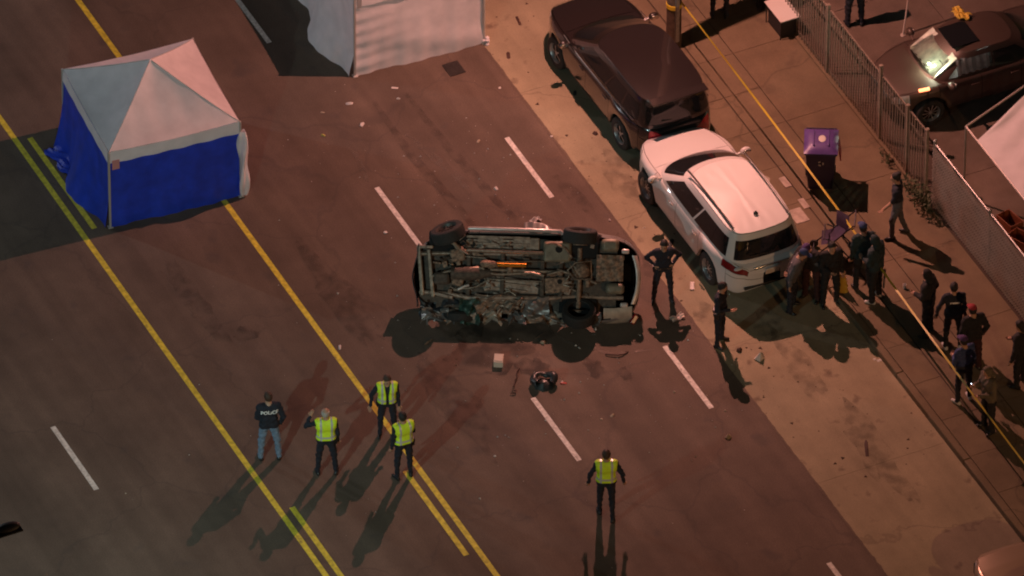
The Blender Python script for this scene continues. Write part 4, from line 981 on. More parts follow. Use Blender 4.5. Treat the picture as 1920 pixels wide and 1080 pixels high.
# ------------------------------------------------------------------ street things
def make_street():
    # purple bin
    p = G(1538, 343, SW); t = thing('wheelie_bin', 'purple wheeled trash bin standing alone on the sidewalk', 'trash bin', p, R(-118)); t.scale = (1.02, 1.02, 1.1)
    bm_ = mat('bin_body', (.022, .016, .048), .5, var=.2, vscale=6); lm = mat('bin_lid', (.085, .045, .19), .45, var=.2, vscale=6); wm = mat('bin_mark', (.5, .47, .42), .6)
    b = MB(); b.box((0, 0, .53), (.50, .58, .94), taper=(1.26, 1.24)); b.build('bin_body', bm_, t, bevel=.03)
    b = MB(); b.box((0, 0, .985), (.68, .78, .05)); b.build('bin_rim', bm_, t, bevel=.015)
    b = MB(); b.grid(lambda u_, v_: ((u_-.5)*.70, (v_-.5)*.80, 1.015+.10*(1-(2*u_-1)**4)*(1-(2*v_-1)**4)+.03*v_*0), 14, 14); b.build('bin_lid', lm, t)
    for q in (-1, 1): 
        b = MB(); b.box((q*.15, 0, 1.118), (.03, .50, .012)); b.build('lid_rib', lm, t, bevel=.005)
    b = MB(); b.ell((-.02, .03, 1.116), (.075, .11, .006)); b.build('lid_emblem', wm, t)
    for sgn in (-1, 1):
        b = MB(); b.lathe([(.03, -.03), (.10, -.03), (.115, -.015), (.115, .015), (.10, .03), (.03, .03)], c=(sgn*.28, -.27, .115), axis='x', n=20); b.build('bin_wheel', M_RUB, t)
        b = MB(); b.box((sgn*.28, -.41, .98), (.06, .10, .06)); b.build('handle_bracket', bm_, t, bevel=.012)
    b = MB(); b.tube([(-.31, -.45, .99), (.31, -.45, .99)], .018, 8); b.build('handle_bar', bm_, t)
    b = MB()       # recycling style ring of three arrow heads on the front
    for k in range(3):
        a = k*2.094+.5; c, s_ = math.cos(a), math.sin(a)
        pts = [Vector((.05*math.cos(a+q)*1.0, 0, .05*math.sin(a+q))) for q in (0, .5, 1.0)]
        b.tube([Vector((0, .345, .74))+v for v in pts], .014, 6)
    b.build('front_emblem', wm, t)
    b = MB(); b.box((-.385, .0, .83), (.025, .34, .30), rot=(0, R(8), 0)); b.build('warning_panel', mat('bin_red', (.28, .03, .035), .6), t, bevel=.01)
    # folding table at the fence
    p = G(1458, 62, SW); t = thing('folding_table', 'small white topped folding table against the iron fence', 'table', p, R(0))
    b = MB(); b.box((-.10, .16, .52), (.78, .48, .03)); b.build('tabletop', mat('table_white', (.62, .58, .55), .5), t, bevel=.01)
    for sx in (-.43, .23):
        for sy in (-.05, .37):
            b = MB(); b.tube([(sx, sy, 0), (sx+.02*(1 if sx > 0 else -1), sy, .51)], .014, 6); b.build('leg', M_BLK, t)
    b = MB(); b.box((-.10, .16, .22), (.60, .38, .40)); one('box', b, mat('box_black', (.02, .02, .022), .7), 'black box tucked beneath the white topped table', 'box', loc=p, bevel=.02)
    # tape
    A_, B_ = Vector((PB.x, PB.y-.14, SW+1.10)), Vector((31.45, 6.30, SW+1.0))
    ym = mat('tape_yellow', (.50, .38, .03), .45, var=.15, vscale=2)
    A_ = Vector((PB.x+.02, PB.y+.17, SW+1.1))
    def tp(u_, v_):
        k = u_; c = A_.lerp(B_, k); sag = -.38*4*k*(1-k)*.55; tw = .75+.35*math.sin(k*15+1)+.25*math.sin(k*37)
        return (c.x, c.y+.042*(v_-.5)*math.cos(tw)+.05*math.sin(k*11), c.z+sag+.042*(v_-.5)*math.sin(tw))
    b = MB(); b.grid(tp, 220, 2); o = b.build('barrier_tape', ym, None); tag(o, 'yellow barrier tape stretched along the kerb from the wooden pole', 'barrier tape')
    # folded stroller
    p = G(1563, 478, SW); t = thing('stroller', 'dark stroller with purple seat standing between the white car and the blue capped bystander', 'stroller', p, R(150))
    bl = mat('stroller_frame', (.025, .02, .028), .45, .3); fb_ = mat('stroller_cloth', (.035, .02, .055), .85, var=.3, vscale=12)
    for sx in (-.24, .24):
        b = MB(); b.tube([(sx, .42, .10), (sx, .0, .55), (sx, -.42, 1.02)], .014, 8); b.build('frame_tube', bl, t)
        b = MB(); b.tube([(sx, -.36, .12), (sx, .0, .55), (sx, .16, .62)], .014, 8); b.build('frame_tube', bl, t)
        for y in (.42, -.36):
            b = MB(); b.lathe([(.02, -.018), (.085, -.02), (.09, 0), (.085, .02), (.02, .018)], c=(sx, y, .09), axis='x', n=18); b.build('wheel', M_RUB, t)
    for pts in ([(-.27, -.43, 1.02), (.27, -.43, 1.02)], [(-.24, .42, .12), (.24, .42, .12)], [(-.24, -.36, .14), (.24, -.36, .14)], [(-.24, .20, .62), (.24, .20, .62)]):
        b = MB(); b.tube(pts, .015, 8); b.build('cross_bar', bl, t)
    b = MB(); b.grid(lambda u_, v_: ((u_-.5)*.46, .26-.55*v_, .46+.42*v_**2-.06*math.sin(math.pi*u_)), 10, 12); b.build('seat', fb_, t)
    b = MB(); b.grid(lambda u_, v_: ((u_-.5)*.48, -.30+.26*math.sin(v_*1.5), .86+.22*math.sin(1.57*v_)*.8+.05*math.sin(math.pi*u_)), 10, 8); b.build('hood', fb_, t)
    # yellow bag carried by the bystander
    p = G(1577, 545, SW); b = MB(); b.grid(lambda u_, v_: ((.15+.02*math.sin(v_*20))*math.cos(u_*6.283)*(1-.35*v_*v_), .09*math.sin(u_*6.283)*(1-.5*v_*v_), .02+.38*v_), 24, 10); b.tube([(-.08, 0, .40), (-.05, 0, .58), (.05, 0, .58), (.08, 0, .40)], .012, 6)
    one('bag', b, mat('bag_yellow', (.55, .36, .04), .6), 'yellow bag beside the bystander in black jacket', 'bag', loc=p, yaw=.6)
# ------------------------------------------------------------------ the overturned car, lying on its side, underside to the camera
W_SIL = mat('wreck_silver_paint', (.22, .20, .19), .38, .35, var=.25, vscale=5, coat=.3)
W_NAVY = mat('wreck_dark_plastic', (.018, .022, .028), .5, var=.3, vscale=10)
U_PAN = mat('under_pan', (.34, .25, .195), .45, .3, var=.55, vscale=9, bump=.5, bscale=22)
U_DRK = mat('under_dark', (.095, .072, .056), .7, .2, var=.5, vscale=12, bump=.4, bscale=25)
U_PIPE = mat('under_pipe', (.34, .26, .20), .4, .6, var=.5, vscale=14)
U_COP = mat('under_copper', (.85, .38, .06), .25, .9)
U_RUST = mat('under_rust', (.30, .20, .14), .75, .15, var=.6, vscale=16, bump=.6, bscale=40, c2=(.09, .06, .045))
U_PLAS = mat('under_muffler', (.21, .18, .13), .5, .2, var=.3, vscale=10)
def make_wreck():
    tilt = R(40); c, s_ = math.cos(tilt), math.sin(tilt)
    # the car's heading on the ground: front to the left of the picture
    hdg = -_rt; yw = R(2.2); hdg = Matrix.Rotation(-yw, 3, 'Z') @ hdg
    back = Vector((-hdg.y, hdg.x, 0)); back = back if back.dot(_fh) > 0 else -back
    X = hdg.normalized(); Zc = back*c-_z*s_; Y = Zc.cross(X)
    M = Matrix((X, Y, Zc)).transposed()
    rear = Vector((-1.08, .80, .37))           # left rear wheel in car coordinates
    zr = 1.15
    h = (M @ rear).z+zr
    g = G(1088, 449, h); org = g-M @ rear
    S = dict(SUV); S.update(L=4.66, W=1.90, wheels=(-1.08, 1.63), wr=.355, rails=None, wiper=None, plate=None, mirrors=False, cowl=1.0, doors=(-1.0, .05, 1.0), nf=4.5, nr=6, sill=.36, nowheel=((1.63, -1), (1.63, 1), (-1.08, 1), (-1.08, -1)), tl=(-.985, -.84, 3, 6))
    S['top'] = ((-2.33, .76), (-2.27, .90), (-2.0, .95), (-1, .95), (.3, .93), (1.0, .93), (1.6, .92), (2.0, .86), (2.25, .76), (2.33, .6))
    S['gh'] = dict(SUV['gh'], ribs=False, xr=(-2.2, -2.0), z=(.9, 1.20), crown=.02, b=(.86, .60))
    T = car('overturned_car', 'wrecked silver sport utility car lying on its side, underside towards the camera', 'car', org, 0, S, W_SIL, underside=False)
    T.rotation_euler = M.to_euler()
    mb = lambda: MB()
    for (wx_, wy_, wz_, cam_, ste_, sd_) in ((-1.08, .88, .26, -9, 3, 1), (1.64, .86, .26, -20, -22, 1), (-1.10, -.72, .24, -44, 0, -1)):
        e = wheel(T, wx_, wy_, .355, .27, M_RIM_D, 8, sd_); e.location.z = wz_; e.rotation_euler = (R(cam_), 0, R(ste_))
    def P(name, m, f, **k):
        b = MB(); f(b); return b.build(name, m, T, **k)
    zf = .34
    # photo pixel -> car x,y on the underside
    cx = lambda px: -1.08-(px-1088)/88.5
    cy = lambda py: (512-py)/80.0+.01
    # floor, tub
    P('floor_pan', U_DRK, lambda b: b.box((.0, 0, .44), (3.7, 1.56, .06)))
    P('engine_shroud', U_DRK, lambda b: b.box((2.02, .0, .45), (.34, 1.15, .06)))
    for k in range(6):
        y0 = cy(449+k*5.6)
        P('floor_rib', U_PAN, lambda b: b.box((.70+.02*(k % 2), y0, .385+.012*(k % 2)), (1.50, .052, .05)), bevel=.012)
    P('floor_panel', U_PAN, lambda b: b.box((cx(925), cy(463), .40), (.55, .36, .05)), bevel=.02)
    P('floor_panel', U_PAN, lambda b: b.box((cx(990), cy(462), .395), (.55, .34, .05)), bevel=.02)
    for px, py in ((893, 462), (908, 474), (912, 522)):
        P('drain_hole', M_SHELL, lambda b: b.lathe([(.001, .352), (.055, .352), (.06, .37)], c=(cx(px), cy(py), 0), n=14))
        P('bracket', U_RUST, lambda b: b.box((cx(px-4), cy(py+1), .37), (.22, .18, .03), rot=(0, 0, .15)), bevel=.01)
    P('floor_panel', U_PAN, lambda b: b.box((cx(965), cy(528), .41), (1.15, .26, .05), rot=(0, 0, R(4))), bevel=.02)
    for k in range(4):
        P('floor_rib', U_PAN, lambda b: b.box((cx(960), cy(516+k*9), .375), (1.0-.12*k, .04, .05), rot=(0, 0, R(5))), bevel=.012)
    # frame rails
    for y0, y1 in ((.52, .50), (-.46, -.42)):
        P('frame_rail', U_PIPE if y0 > 0 else U_PAN, lambda b: b.tube([(2.2, y0*.8, .36), (1.6, y0*.85, .37), (1.2, y0, .33), (-.5, y1, .33), (-1.05, y1*.9, .44), (-2.0, y1*.9, .42)], .050, 8), ang=60)
    for x in (1.2, .5, -.32, -.7):
        P('cross_member', U_DRK, lambda b: b.box((x, .02, .36), (.09, 1.02, .07)), bevel=.015)
    # drive line and exhaust
    P('gearbox', U_DRK, lambda b: b.tube([(1.55, .03, .34), (1.05, .04, .31), (.72, .06, .33)], [.17, .14, .08], 14), ang=60)
    P('drive_shaft', U_PIPE, lambda b: b.tube([(.75, .13, .30), (-.75, .12, .31)], .038, 10), ang=60)
    P('shaft_joint', U_RUST, lambda b: b.box((.35, .13, .30), (.12, .16, .13)), bevel=.03)
    P('shaft_joint', U_RUST, lambda b: b.box((-.68, .12, .31), (.13, .14, .12)), bevel=.03)
    P('copper_pipe', U_COP, lambda b: b.tube([(cx(939), cy(494), .245), (cx(962), cy(494.5), .24), (cx(991), cy(494), .245)], .048, 10), ang=60)
    P('exhaust_pipe', U_PIPE, lambda b: b.tube([(cx(820), cy(516), .28), (cx(850), cy(507), .27), (cx(880), cy(502), .27), (cx(912), cy(500), .27), (cx(920), cy(508), .28), (cx(940), cy(510), .28), (cx(1000), cy(506), .28), (cx(1024), cy(510), .28)], .034, 8), ang=60)
    P('exhaust_pipe', U_PIPE, lambda b: b.tube([(cx(1030), cy(508), .27), (cx(1055), cy(501), .26), (cx(1082), cy(508), .27), (cx(1120), cy(520), .30)], .036, 8), ang=60)
    P('brake_line', U_PIPE, lambda b: b.tube([(cx(880), cy(482), .30), (cx(915), cy(484), .29), (cx(925), cy(490), .29), (cx(1000), cy(487), .29), (cx(1080), cy(485), .30)], .014, 6), ang=60)
    P('brake_line', U_PIPE, lambda b: b.tube([(cx(860), cy(538), .30), (cx(900), cy(532), .29), (cx(925), cy(518), .29), (cx(1020), cy(520), .29)], .016, 6), ang=60)
    P('catalyst', U_RUST, lambda b: b.tube([(cx(908), cy(493), .27), (cx(912), cy(493), .26), (cx(932), cy(494), .26), (cx(937), cy(494), .27)], [.04, .075, .075, .04], 12), ang=60)
    # tank and hollow
    P('fuel_tank', U_PLAS, lambda b: b.box((cx(1047), cy(470), .345), (.58, .44, .16)), bevel=.06)
    P('tank_strap', U_RUST, lambda b: b.tube([(cx(1026), cy(458), .26), (cx(1040), cy(456), .255), (cx(1062), cy(464), .255), (cx(1074), cy(480), .26)], .028, 8), ang=60)
    P('tank_port', M_SHELL, lambda b: b.lathe([(.001, .262), (.07, .262), (.08, .268)], c=(cx(1050), cy(466), 0), n=14))
    P('shield_plate', U_RUST, lambda b: b.box((cx(1048), cy(525), .35), (.50, .32, .06), rot=(0, 0, R(-3))), bevel=.03)
    P('shield_port', M_SHELL, lambda b: b.lathe([(.001, .316), (.05, .316), (.055, .322)], c=(cx(1053), cy(519), 0), n=12))
    # rear axle
    P('axle_tube', U_RUST, lambda b: b.tube([(-1.08, -.62, .355), (-1.08, .62, .355)], .05, 10), ang=60)
    P('differential', U_RUST, lambda b: b.ell((-1.12, .16, .34), (.20, .19, .17)))
    for k in range(5):
        P('suspension_link', U_PIPE, lambda b: b.tube([(-.88-.07*k, .30-.03*k, .22+.02*k), (-1.05-.05*k, .02+.05*k, .19)], .016, 6), ang=60)
    P('diff_cage', U_PIPE, lambda b: b.tube([(-.84, .16, .20), (-1.0, .32, .19), (-1.32, .36, .20), (-1.34, .0, .20), (-1.0, -.02, .19), (-.84, .16, .20)], .018, 6), ang=60)
    for y0 in (-.36, .40):
        P('coil_spring', U_DRK, lambda b: b.tube([(-1.22+.06*math.cos(a), y0+.06*math.sin(a), .36+.012*a) for a in np.linspace(0, 24, 60)], .012, 5), ang=60)
    P('axle_bracket', U_RUST, lambda b: b.box((cx(1104), cy(521), .28), (.10, .16, .10)), bevel=.03)
    rw = np.random.RandomState(21)
    for k in range(26):      # hoses, wires and small brackets
        x0, y0 = rw.uniform(-.9, 2.0), rw.uniform(-.45, .62); pts = [(x0, y0, .29+.05*rw.rand())]
        for q in range(4): pts.append((pts[-1][0]+rw.uniform(-.14, .14), pts[-1][1]+rw.uniform(-.07, .07), .27+.07*rw.rand()))
        P('hose', (U_PIPE, U_DRK, U_PAN)[k % 3], lambda b: b.tube(pts, .010+.010*rw.rand(), 6), ang=60)
    for k in range(34):
        x0, y0 = rw.uniform(-1.9, 1.95), rw.uniform(-.60, .70)
        P('small_bracket', (U_RUST, U_PAN, U_DRK)[k % 3], lambda b: b.box((x0, y0, .35+.03*rw.rand()), (.05+.14*rw.rand(), .04+.10*rw.rand(), .06+.06*rw.rand()), rot=(0, 0, rw.uniform(-.6, .6))), bevel=.01)
    # tail: spare well plate, mufflers, bumper
    def plate(u_, v_):
        return (cx(1119)+(cx(1168)-cx(1119))*u_, cy(473)+(cy(516)-cy(473))*v_, .29+.025*math.sin(u_*17+v_*9)*math.sin(v_*15)-.02*(1-(2*u_-1)**6)*(1-(2*v_-1)**6))
    P('spare_well', U_RUST, lambda b: b.grid(plate, 20, 18))
    P('muffler', U_PLAS, lambda b: b.box((cx(1143), cy(457), .30), (.36, .27, .17)), bevel=.07)
    P('muffler', U_PLAS, lambda b: b.box((cx(1154), cy(528), .30), (.38, .23, .17)), bevel=.07)
    def bump(u_, v_):
        y = .50-1.0*u_; a = v_*math.pi*1.1-.3
        return (-2.28+.10*(2*u_-1)**2-.075*math.sin(a), y, .40-.11*math.cos(a))
    P('bumper_bar', M_CHROME_D, lambda b: b.grid(bump, 24, 12))
    for y0 in (.58, -.52):
        P('bumper_bracket', M_CHROME_D, lambda b: b.box((cx(1171), y0, .30), (.16, .10, .10)), bevel=.03)
    for x0, y0 in ((-1.08, .70), (1.63, .70), (-1.08, -.70)):
        P('wheel_well', M_SHELL, lambda b: b.box((x0, y0*.94, .40), (.80, .50, .10)), bevel=.05)
    def corner(u_, v_):
        a = v_*1.5
        return (cx(1134)+(cx(1186)-cx(1134))*u_, -.60-.32*math.sin(a)+.06*u_*u_, .30+.25*(1-math.cos(a)))
    P('bumper_corner', W_TAN, lambda b: b.grid(corner, 12, 8))
    P('taillight', M_RED, lambda b: b.box((-2.22, -.80, .44), (.12, .22, .20), rot=(0, .3, .5)), bevel=.03)
    # sills
    P('side_step', M_PINK, lambda b: b.tube([(cx(884), .955, .36), (cx(889), .965, .34), (cx(1000), .965, .34), (cx(1052), .955, .34), (cx(1056), .90, .36)], .040, 10), ang=60)
    P('torn_panel', W_SIL, lambda b: b.grid(lambda u_, v_: (cx(985)+(cx(1035)-cx(985))*u_, .97+.17*v_*(.35+.65*math.sin(math.pi*min(1, .25+u_*.75))), .38+.10*v_+.02*math.sin(u_*13)), 14, 6), solid=.012)
    # front: radiator support and fascia
    P('radiator_beam', U_PIPE, lambda b: b.box((cx(799), .06, .33), (.085, 1.02, .09), rot=(0, 0, R(-6))), bevel=.02)
    P('radiator_beam', U_PIPE, lambda b: b.box((cx(818), .02, .31), (.085, 1.00, .09), rot=(0, 0, R(-7))), bevel=.02)
    P('beam_tie', U_PAN, lambda b: b.box((cx(806), .56, .32), (.34, .07, .07)), bevel=.02)
    P('beam_tie', U_PAN, lambda b: b.box((cx(838), -.42, .31), (.50, .08, .07), rot=(0, 0, R(12))), bevel=.02)
    P('front_fascia', W_NAVY, lambda b: b.grid(lambda u_, v_: (2.24+.08*(1-(2*u_-1)**2)-.03*math.sin(u_*9), .62-1.3*u_, .28+.40*v_), 20, 6), solid=.02)
    P('oil_pan', U_DRK, lambda b: b.box((cx(838), cy(519), .30), (.34, .26, .18)), bevel=.06)
    P('engine_cradle', U_RUST, lambda b: b.box((cx(868), cy(521), .29), (.24, .24, .10), rot=(0, 0, .3)), bevel=.04)
    P('engine_cradle', U_RUST, lambda b: b.box((cx(866), cy(480), .29), (.30, .26, .10), rot=(0, 0, -.2)), bevel=.04)
    P('control_arm', U_RUST, lambda b: b.tube([(cx(858), cy(478), .29), (cx(868), cy(470), .27), (cx(850), cy(452), .28)], [.06, .05, .04], 8), ang=60)
    P('control_arm', U_RUST, lambda b: b.tube([(cx(880), cy(474), .30), (cx(852), cy(458), .29)], [.05, .035], 8), ang=60)
    P('control_arm', M_CHROME_D, lambda b: b.tube([(cx(868), cy(537), .27), (cx(880), cy(531), .25), (cx(888), cy(529), .26)], .026, 8), ang=60)
    P('fender_edge', W_SIL, lambda b: b.tube([(cx(880), .86, .40), (cx(876), .80, .33), (cx(868), .72, .30)], .020, 6), ang=60)
    P('tie_rod', U_PIPE, lambda b: b.tube([(cx(853), cy(455), .26), (cx(862), cy(468), .25), (cx(884), cy(478), .26)], .020, 6), ang=60)
    # crushed lower front corner
    rs = np.random.RandomState(5)
    def crush(x0, x1, y0, y1, z0, amp, seed):
        r_ = np.random.RandomState(seed); q = r_.rand(6)*6
        def fn(u_, v_):
            n = math.sin(u_*7+q[0]+v_*4)*.5+math.sin(v_*9+q[1]-u_*5)*.35+math.sin(u_*17+v_*13+q[2])*.22
            return (x0+(x1-x0)*u_+amp*.5*n*v_, y0+(y1-y0)*v_+amp*.25*math.sin(u_*9+q[3]), z0+amp*n)
        return fn
    cf = crush(cx(900), cx(990), -.38, -.92, .30, .09, 2)
    def ragged(u_, v_):
        x_, y_, z_ = cf(u_, v_); k = .38+.62*(1-u_)**.7+.10*math.sin(u_*23)+.06*math.sin(u_*51)
        return (x_+.05*math.sin(v_*5), -.38+(y_+.38)*k, z_+.03*math.sin(v_*26+u_*4))
    P('crushed_floor', U_PAN, lambda b: b.grid(ragged, 30, 24))
    P('crushed_sill', W_SIL, lambda b: b.grid(crush(cx(985), cx(1035), -.40, -.80, .28, .08, 4), 14, 10))
    P('crushed_fender', W_NAVY, lambda b: b.grid(crush(cx(800), cx(870), -.52, -.95, .42, .10, 6), 14, 10))
    P('crumpled_liner', mat('liner_green', (.035, .075, .06), .4, var=.7, vscale=16, bump=.6, bscale=18), lambda b: b.grid(crush(cx(872), cx(908), -.50, -1.02, .24, .09, 9), 14, 14))
    P('bent_wheel', M_RUB, lambda b: b.lathe([(.20, -.10), (.30, -.11), (.35, -.06), (.35, .06), (.30, .11), (.20, .10)], c=(cx(872), -.86, .50), axis='y', n=26))
    for k in range(9):
        x0, y0 = cx(805+rs.rand()*95), -.62-.40*rs.rand(); d = Vector((rs.rand()-.5, rs.rand()-.6, rs.rand()-.7))*.30
        P('metal_shred', M_CHROME_D if k % 3 == 0 else W_SIL, lambda b: b.grid(lambda u_, v_: tuple(Vector((x0, y0, .32))+d*u_+Vector((.035*(v_-.5), .02*math.sin(u_*6), .03*v_))), 6, 2))
    for k in range(7):      # crumpled silver skin along the crushed side
        x0 = -1.55+.52*k+rs.uniform(-.05, .05); f_ = crush(x0, x0+rs.uniform(.35, .6), -.70, -1.02, .34, .10, 30+k)
        P('torn_skin', (W_SIL, W_TAN, U_PAN)[k % 3], lambda b: b.grid(lambda u_, v_: (f_(u_, v_)[0], f_(u_, v_)[1]+.10*math.sin(u_*3.14)*v_, f_(u_, v_)[2]-.10*v_), 14, 10))
    P('hanging_bar', W_SIL, lambda b: b.tube([(cx(1030), -.80, .28), (cx(1050), -.90, .24), (cx(1066), -.99, .26)], .028, 8), ang=60)
    P('wheel_hub', U_RUST, lambda b: b.lathe([(.001, -.06), (.07, -.06), (.08, 0), (.14, .01)], c=(-1.08, -.66, .30), axis='y', n=16))
    P('brake_disc', U_RUST, lambda b: b.lathe([(.001, 0), (.15, 0), (.15, .03), (.001, .03)], c=(-1.08, .68, .355), axis='y', n=20))
    return T
M_CHROME_D = mat('worn_chrome', (.70, .62, .58), .32, .35, var=.25, vscale=9)
M_RIM_D = mat('dirty_rim', (.10, .09, .08), .5, .5)
W_TAN = mat('wreck_bumper_paint', (.46, .38, .31), .4, .3, var=.3, vscale=7)
M_PINK = mat('step_silver', (.60, .55, .53), .35, .5, var=.2, vscale=6)
# ------------------------------------------------------------------ debris scattered by the crash
D_WHT = mat('scrap_white', (.62, .58, .55), .6); D_BLK = mat('scrap_black', (.022, .026, .027), .4, var=.4, vscale=14)
D_TAN = mat('scrap_tan', (.36, .30, .22), .7); D_RED = mat('scrap_red', (.40, .05, .04), .4); D_YEL = mat('scrap_yellow', (.55, .45, .10), .6)
D_BRN = mat('scrap_brown', (.06, .03, .022), .8)
def chunk(seed, size, n=9, flat=.5):
    r_ = np.random.RandomState(seed); b = bmesh.new()
    for k in range(n):
        v = r_.randn(3); v /= np.linalg.norm(v); b.verts.new((v[0]*size[0]/2, v[1]*size[1]/2, abs(v[2])*size[2]*(.4+.6*r_.rand())))
    for k in range(4): b.verts.new((size[0]*.5*(-1)**k*.8, size[1]*.5*(-1)**(k//2)*.7, 0))
    res = bmesh.ops.convex_hull(b, input=b.verts)
    me = MB(); b.verts.ensure_lookup_table(); b.verts.index_update()
    me.v = [tuple(v.co) for v in b.verts]; me.f = [tuple(v.index for v in f.verts) for f in b.faces]; me.m = [0]*len(me.f); b.free(); return me
def make_debris():
    def bit(name, px, py, label, size, m, yaw=0, cat='debris', seed=0, group='crash debris on the road', mk=None):
        g0 = G(px, py); z = SW if g0.y > 5.95 else .004
        p = G(px, py, z); b = mk() if mk else chunk(seed or int(px), size)
        return one(name, b, m, label, cat, group, loc=p, yaw=yaw, bevel=0)
    def sheetlet(w_, l_, h, seed):
        def f():
            b = MB(); b.grid(lambda u_, v_: ((u_-.5)*w_, (v_-.5)*l_, .01+h*abs(math.sin(u_*5+seed)*math.sin(v_*4+seed*2))), 8, 8); return b
        return f
    def strip(pts, r):
        def f():
            b = MB(); b.tube([(x, y, .02+.02*math.sin(k)) for k, (x, y) in enumerate(pts)], r, 6); return b
        return f
    def ring():
        b = chunk(31, (.44, .40, .16), n=16)
        def fn(u_, v_):
            a = -.5+4.4*u_; q = v_*3.4-.2; r0 = .20+.02*math.sin(a*3); rr_ = .075+.02*math.sin(a*2.3)
            return ((r0+rr_*math.cos(q))*math.cos(a), (r0+rr_*math.cos(q))*math.sin(a), .13+rr_*math.sin(q)+.02*math.sin(a*3.5))
        b.grid(fn, 30, 8); return b
    bit('wheel_liner', 1020, 722, 'large crumpled black wheel liner lying in the middle of the lane', None, D_BLK, 1.1, seed=3, mk=ring)
    bit('mirror_shard', 1003, 700, 'bright shard of mirror on the edge of the black wheel liner', (.05, .05, .10), M_CHROME_D, .4)
    bit('box', 935, 681, 'small pale carton standing on the road below the wreck', None, mat('carton', (.55, .48, .40), .8), R(60), cat='carton', mk=lambda: (lambda b: (b.box((0, 0, .07), (.19, .27, .14)), b.box((0, 0, .145), (.16, .20, .02)), b)[-1])(MB()))
    bit('lens_fragment', 1056, 719, 'red and white lamp fragment right of the black wheel liner', (.16, .08, .05), D_RED, R(70), seed=8)
    bit('lens_fragment', 1054, 717, 'white chip lying beside the red lamp fragment', (.07, .04, .05), D_WHT, R(70), seed=9)
    bit('trim_strip', 1160, 672, 'long bent dark trim strip on the right of the lane', None, D_BRN, 0, mk=strip([(-.22, -.20), (-.12, -.08), (-.06, .02), (-.05, .14), (-.10, .26)], .016))
    bit('trim_strip', 972, 712, 'bent dark trim strip left of the black wheel liner', None, D_BRN, 0, mk=strip([(.18, -.20), (.02, -.08), (-.06, .0), (-.20, .06), (-.30, .16)], .016))
    bit('wire_piece', 960, 733, 'short curled wire left of the black wheel liner', None, D_BRN, .4, mk=strip([(0, 0), (.08, .03), (.12, -.04), (.05, -.10)], .014))
    bit('metal_bracket', 1270, 598, 'torn bright metal bracket beside the shadow of the officer', None, M_CHROME_D, R(10), mk=sheetlet(.14, .30, .08, 2))
    bit('metal_scrap', 1018, 642, 'twisted tan scrap just below the wreck shadow', (.12, .14, .12), D_TAN, .5)
    bit('metal_strip', 1012, 629, 'thin pale strip at the rim of the wreck shadow', (.05, .34, .03), U_PIPE, R(20))
    bit('metal_strip', 803, 641, 'pale flat strip inside the wreck shadow on the left', (.05, .30, .03), U_PIPE, R(24))
    bit('glass_chunk', 1117, 618, 'bright glint of glass in the rear wheel shadow', (.05, .05, .07), D_WHT)
    bit('fender_scrap', 1004, 415, 'pale torn scrap lying behind the wreck', None, D_WHT, .2, mk=sheetlet(.16, .22, .10, 3))
    bit('foam_block', 655, 194, 'white foam block furthest left of the pair near the white tent', (.09, .18, .06), D_WHT, R(-20))
    bit('foam_block', 679, 234, 'white foam block tilted up to the right, below its pair', (.09, .17, .07), D_WHT, R(40))
    bit('plastic_clip', 740, 165, 'slim white clip in front of the white tent wall', (.06, .19, .04), D_WHT, R(-30))
    bit('plastic_clip', 747, 185, 'tiny white clip just below the slim one', (.05, .10, .04), D_WHT, R(-30))
    bit('plastic_chip', 606, 254, 'yellowish chip on the road between the two tents', (.06, .13, .05), D_YEL, R(-55))
    bit('plastic_chip', 605, 211, 'faint tan chip above the yellowish one', (.05, .11, .03), D_TAN, R(-30))
    bit('plastic_chip', 723, 436, 'pale chip left of the white dash by the wreck', (.08, .10, .05), D_WHT, .3)
    bit('bulb', 930, 354, 'small white bulb fragment above the wreck', (.10, .10, .07), D_WHT, .2)
    bit('bulb', 929, 366, 'tiny white crumb next to the bulb fragment', (.045, .045, .03), D_WHT, .2)
    bit('plastic_chip', 897, 265, 'tan chip in the middle of the lane behind the wreck', (.06, .13, .04), D_TAN, R(40))
    bit('plastic_chip', 1034, 256, 'white chip just inside the edge of the asphalt', (.05, .07, .05), D_WHT)
    bit('plastic_chip', 937, 165, 'white chip under the tied corner of the white tent', (.06, .07, .04), D_WHT)
    bit('plastic_chip', 1143, 413, 'white chip at the asphalt edge behind the wreck tail', (.06, .07, .05), D_WHT)
    bit('plastic_chip', 637, 651, 'white and red chip touching the yellow line', (.06, .17, .04), D_WHT, R(64))
    bit('plastic_chip', 1148, 779, 'pale chip above the lone walking officer', (.07, .12, .05), D_TAN, R(30))
    bit('plastic_chip', 1128, 786, 'faint pale chip left of the brighter one above the walking officer', (.06, .06, .03), D_TAN)
    bit('plastic_chip', 928, 855, 'pale crumb left of the walking officer', (.06, .06, .03), D_WHT)
    bit('plastic_chip', 1264, 735, 'pale crumb left of the long white dash near the walker', (.05, .06, .03), D_TAN)
    bit('leaf_litter', 1116, 251, 'dark crumpled lump on the concrete beside the dark car wheel', (.12, .13, .09), D_BRN, .3)
    bit('leaf_litter', 953, 104, 'dark flat smear of litter on the concrete by the white tent', (.10, .26, .025), D_BRN, R(70))
    bit('leaf_litter', 972, 39, 'dark twig on the concrete at the top', (.08, .40, .03), D_BRN, R(80))
    bit('leaf_litter', 1078, 175, 'dark shred of rubber sticking out under the dark car', (.08, .20, .04), D_BLK, R(60))
    bit('paper', 1298, 537, 'white scrap of paper on the concrete between the two dark uniformed officers', None, D_WHT, R(62), cat='paper', mk=sheetlet(.09, .26, .03, 1))
    bit('bag', 1424, 672, 'crumpled white bag standing on the concrete lane', (.20, .24, .24), D_WHT, .4, cat='bag')
    bit('bag', 1386, 657, 'small dark crumpled bag on the concrete lane', (.12, .18, .10), D_BRN, .9, cat='bag')
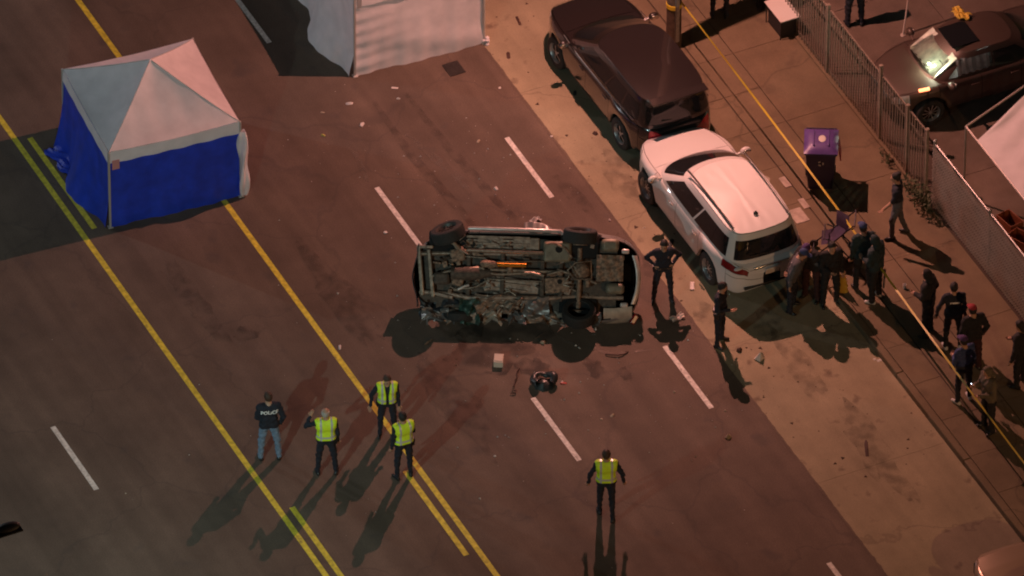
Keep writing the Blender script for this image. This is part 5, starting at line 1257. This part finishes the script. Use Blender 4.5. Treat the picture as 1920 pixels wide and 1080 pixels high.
    bit('cloth', 1258, 456, 'dark rag lying by the elbow of the officer near the wreck', (.10, .34, .05), D_BLK, R(50), cat='cloth')
    bit('stone', 1365, 820, 'small brown lump on the asphalt near the lane edge', (.14, .15, .09), D_TAN, .4)
    bit('stick', 1625, 843, 'dark stick lying across the concrete lane', (.09, .62, .04), D_BRN, R(66), cat='stick')
    bit('cup', 1696, 540, 'white cup on its side near the bystander in black coat', None, D_WHT, .4, cat='cup', mk=lambda: (lambda b: (b.lathe([(.03, 0), (.042, .10), (.038, .10), (.027, .01)], n=14), b)[-1])(MB()))
    bit('paper', 1648, 676, 'pale crumb of paper by the kerb joint', (.09, .13, .03), D_WHT, cat='paper')
    bit('paper', 1640, 674, 'second pale crumb of paper, left of the first by the kerb', (.07, .07, .03), D_WHT, cat='paper')
    bit('can', 1360, 770, 'pale crumb on the asphalt right of the white dash', (.05, .06, .03), D_TAN)
    # glass crumbs and grit, more than anyone could count
    rs = np.random.RandomState(11); b = MB()
    def scatter(n, cpx, cpy, sx, sy, smin, smax):
        for k in range(n):
            g = G(cpx+rs.randn()*sx, cpy+rs.randn()*sy, .004)
            s = smin+(smax-smin)*rs.rand()**3; a = rs.rand()*6.28; v = [Vector((s*math.cos(a+q*2.1)*(.6+.6*rs.rand()), s*math.sin(a+q*2.1), 0))+g for q in range(3)]
            b.add(v+[g+Vector((0, 0, s*.9))], [(0, 1, 3), (1, 2, 3), (2, 0, 3)])
    scatter(150, 1000, 620, 170, 130, .008, .034); scatter(90, 850, 330, 160, 90, .008, .030); scatter(50, 1250, 760, 150, 110, .008, .028); scatter(40, 640, 800, 220, 130, .006, .024)
    o = b.build('glass_crumbs', mat('glass_crumb', (.55, .52, .48), .3), smooth=False); o['kind'] = 'stuff'; o['label'] = 'crumbs of broken glass scattered over the road'
    b = MB()
    for k in range(150):
        g = G(rs.uniform(920, 1700), 0, .0); x, y = rs.uniform(-9, 9), 2.95+2.8*rs.rand()**1.4
        s = .012+.05*rs.rand()**4; a = rs.rand()*6.28
        v = [Vector((x+s*math.cos(a+q*2.1)*(.6+.8*rs.rand()), y+s*math.sin(a+q*2.1), .005)) for q in range(3)]
        b.add(v+[Vector((x, y, .005+s*.5))], [(0, 1, 3), (1, 2, 3), (2, 0, 3)])
    o = b.build('leaf_grit', D_BRN, smooth=False); o['kind'] = 'stuff'; o['label'] = 'dark leaf grit along the concrete lane'
make_cars()
make_wreck()
make_tents()
make_fences()
make_weeds()
make_street()
make_people()
make_debris()
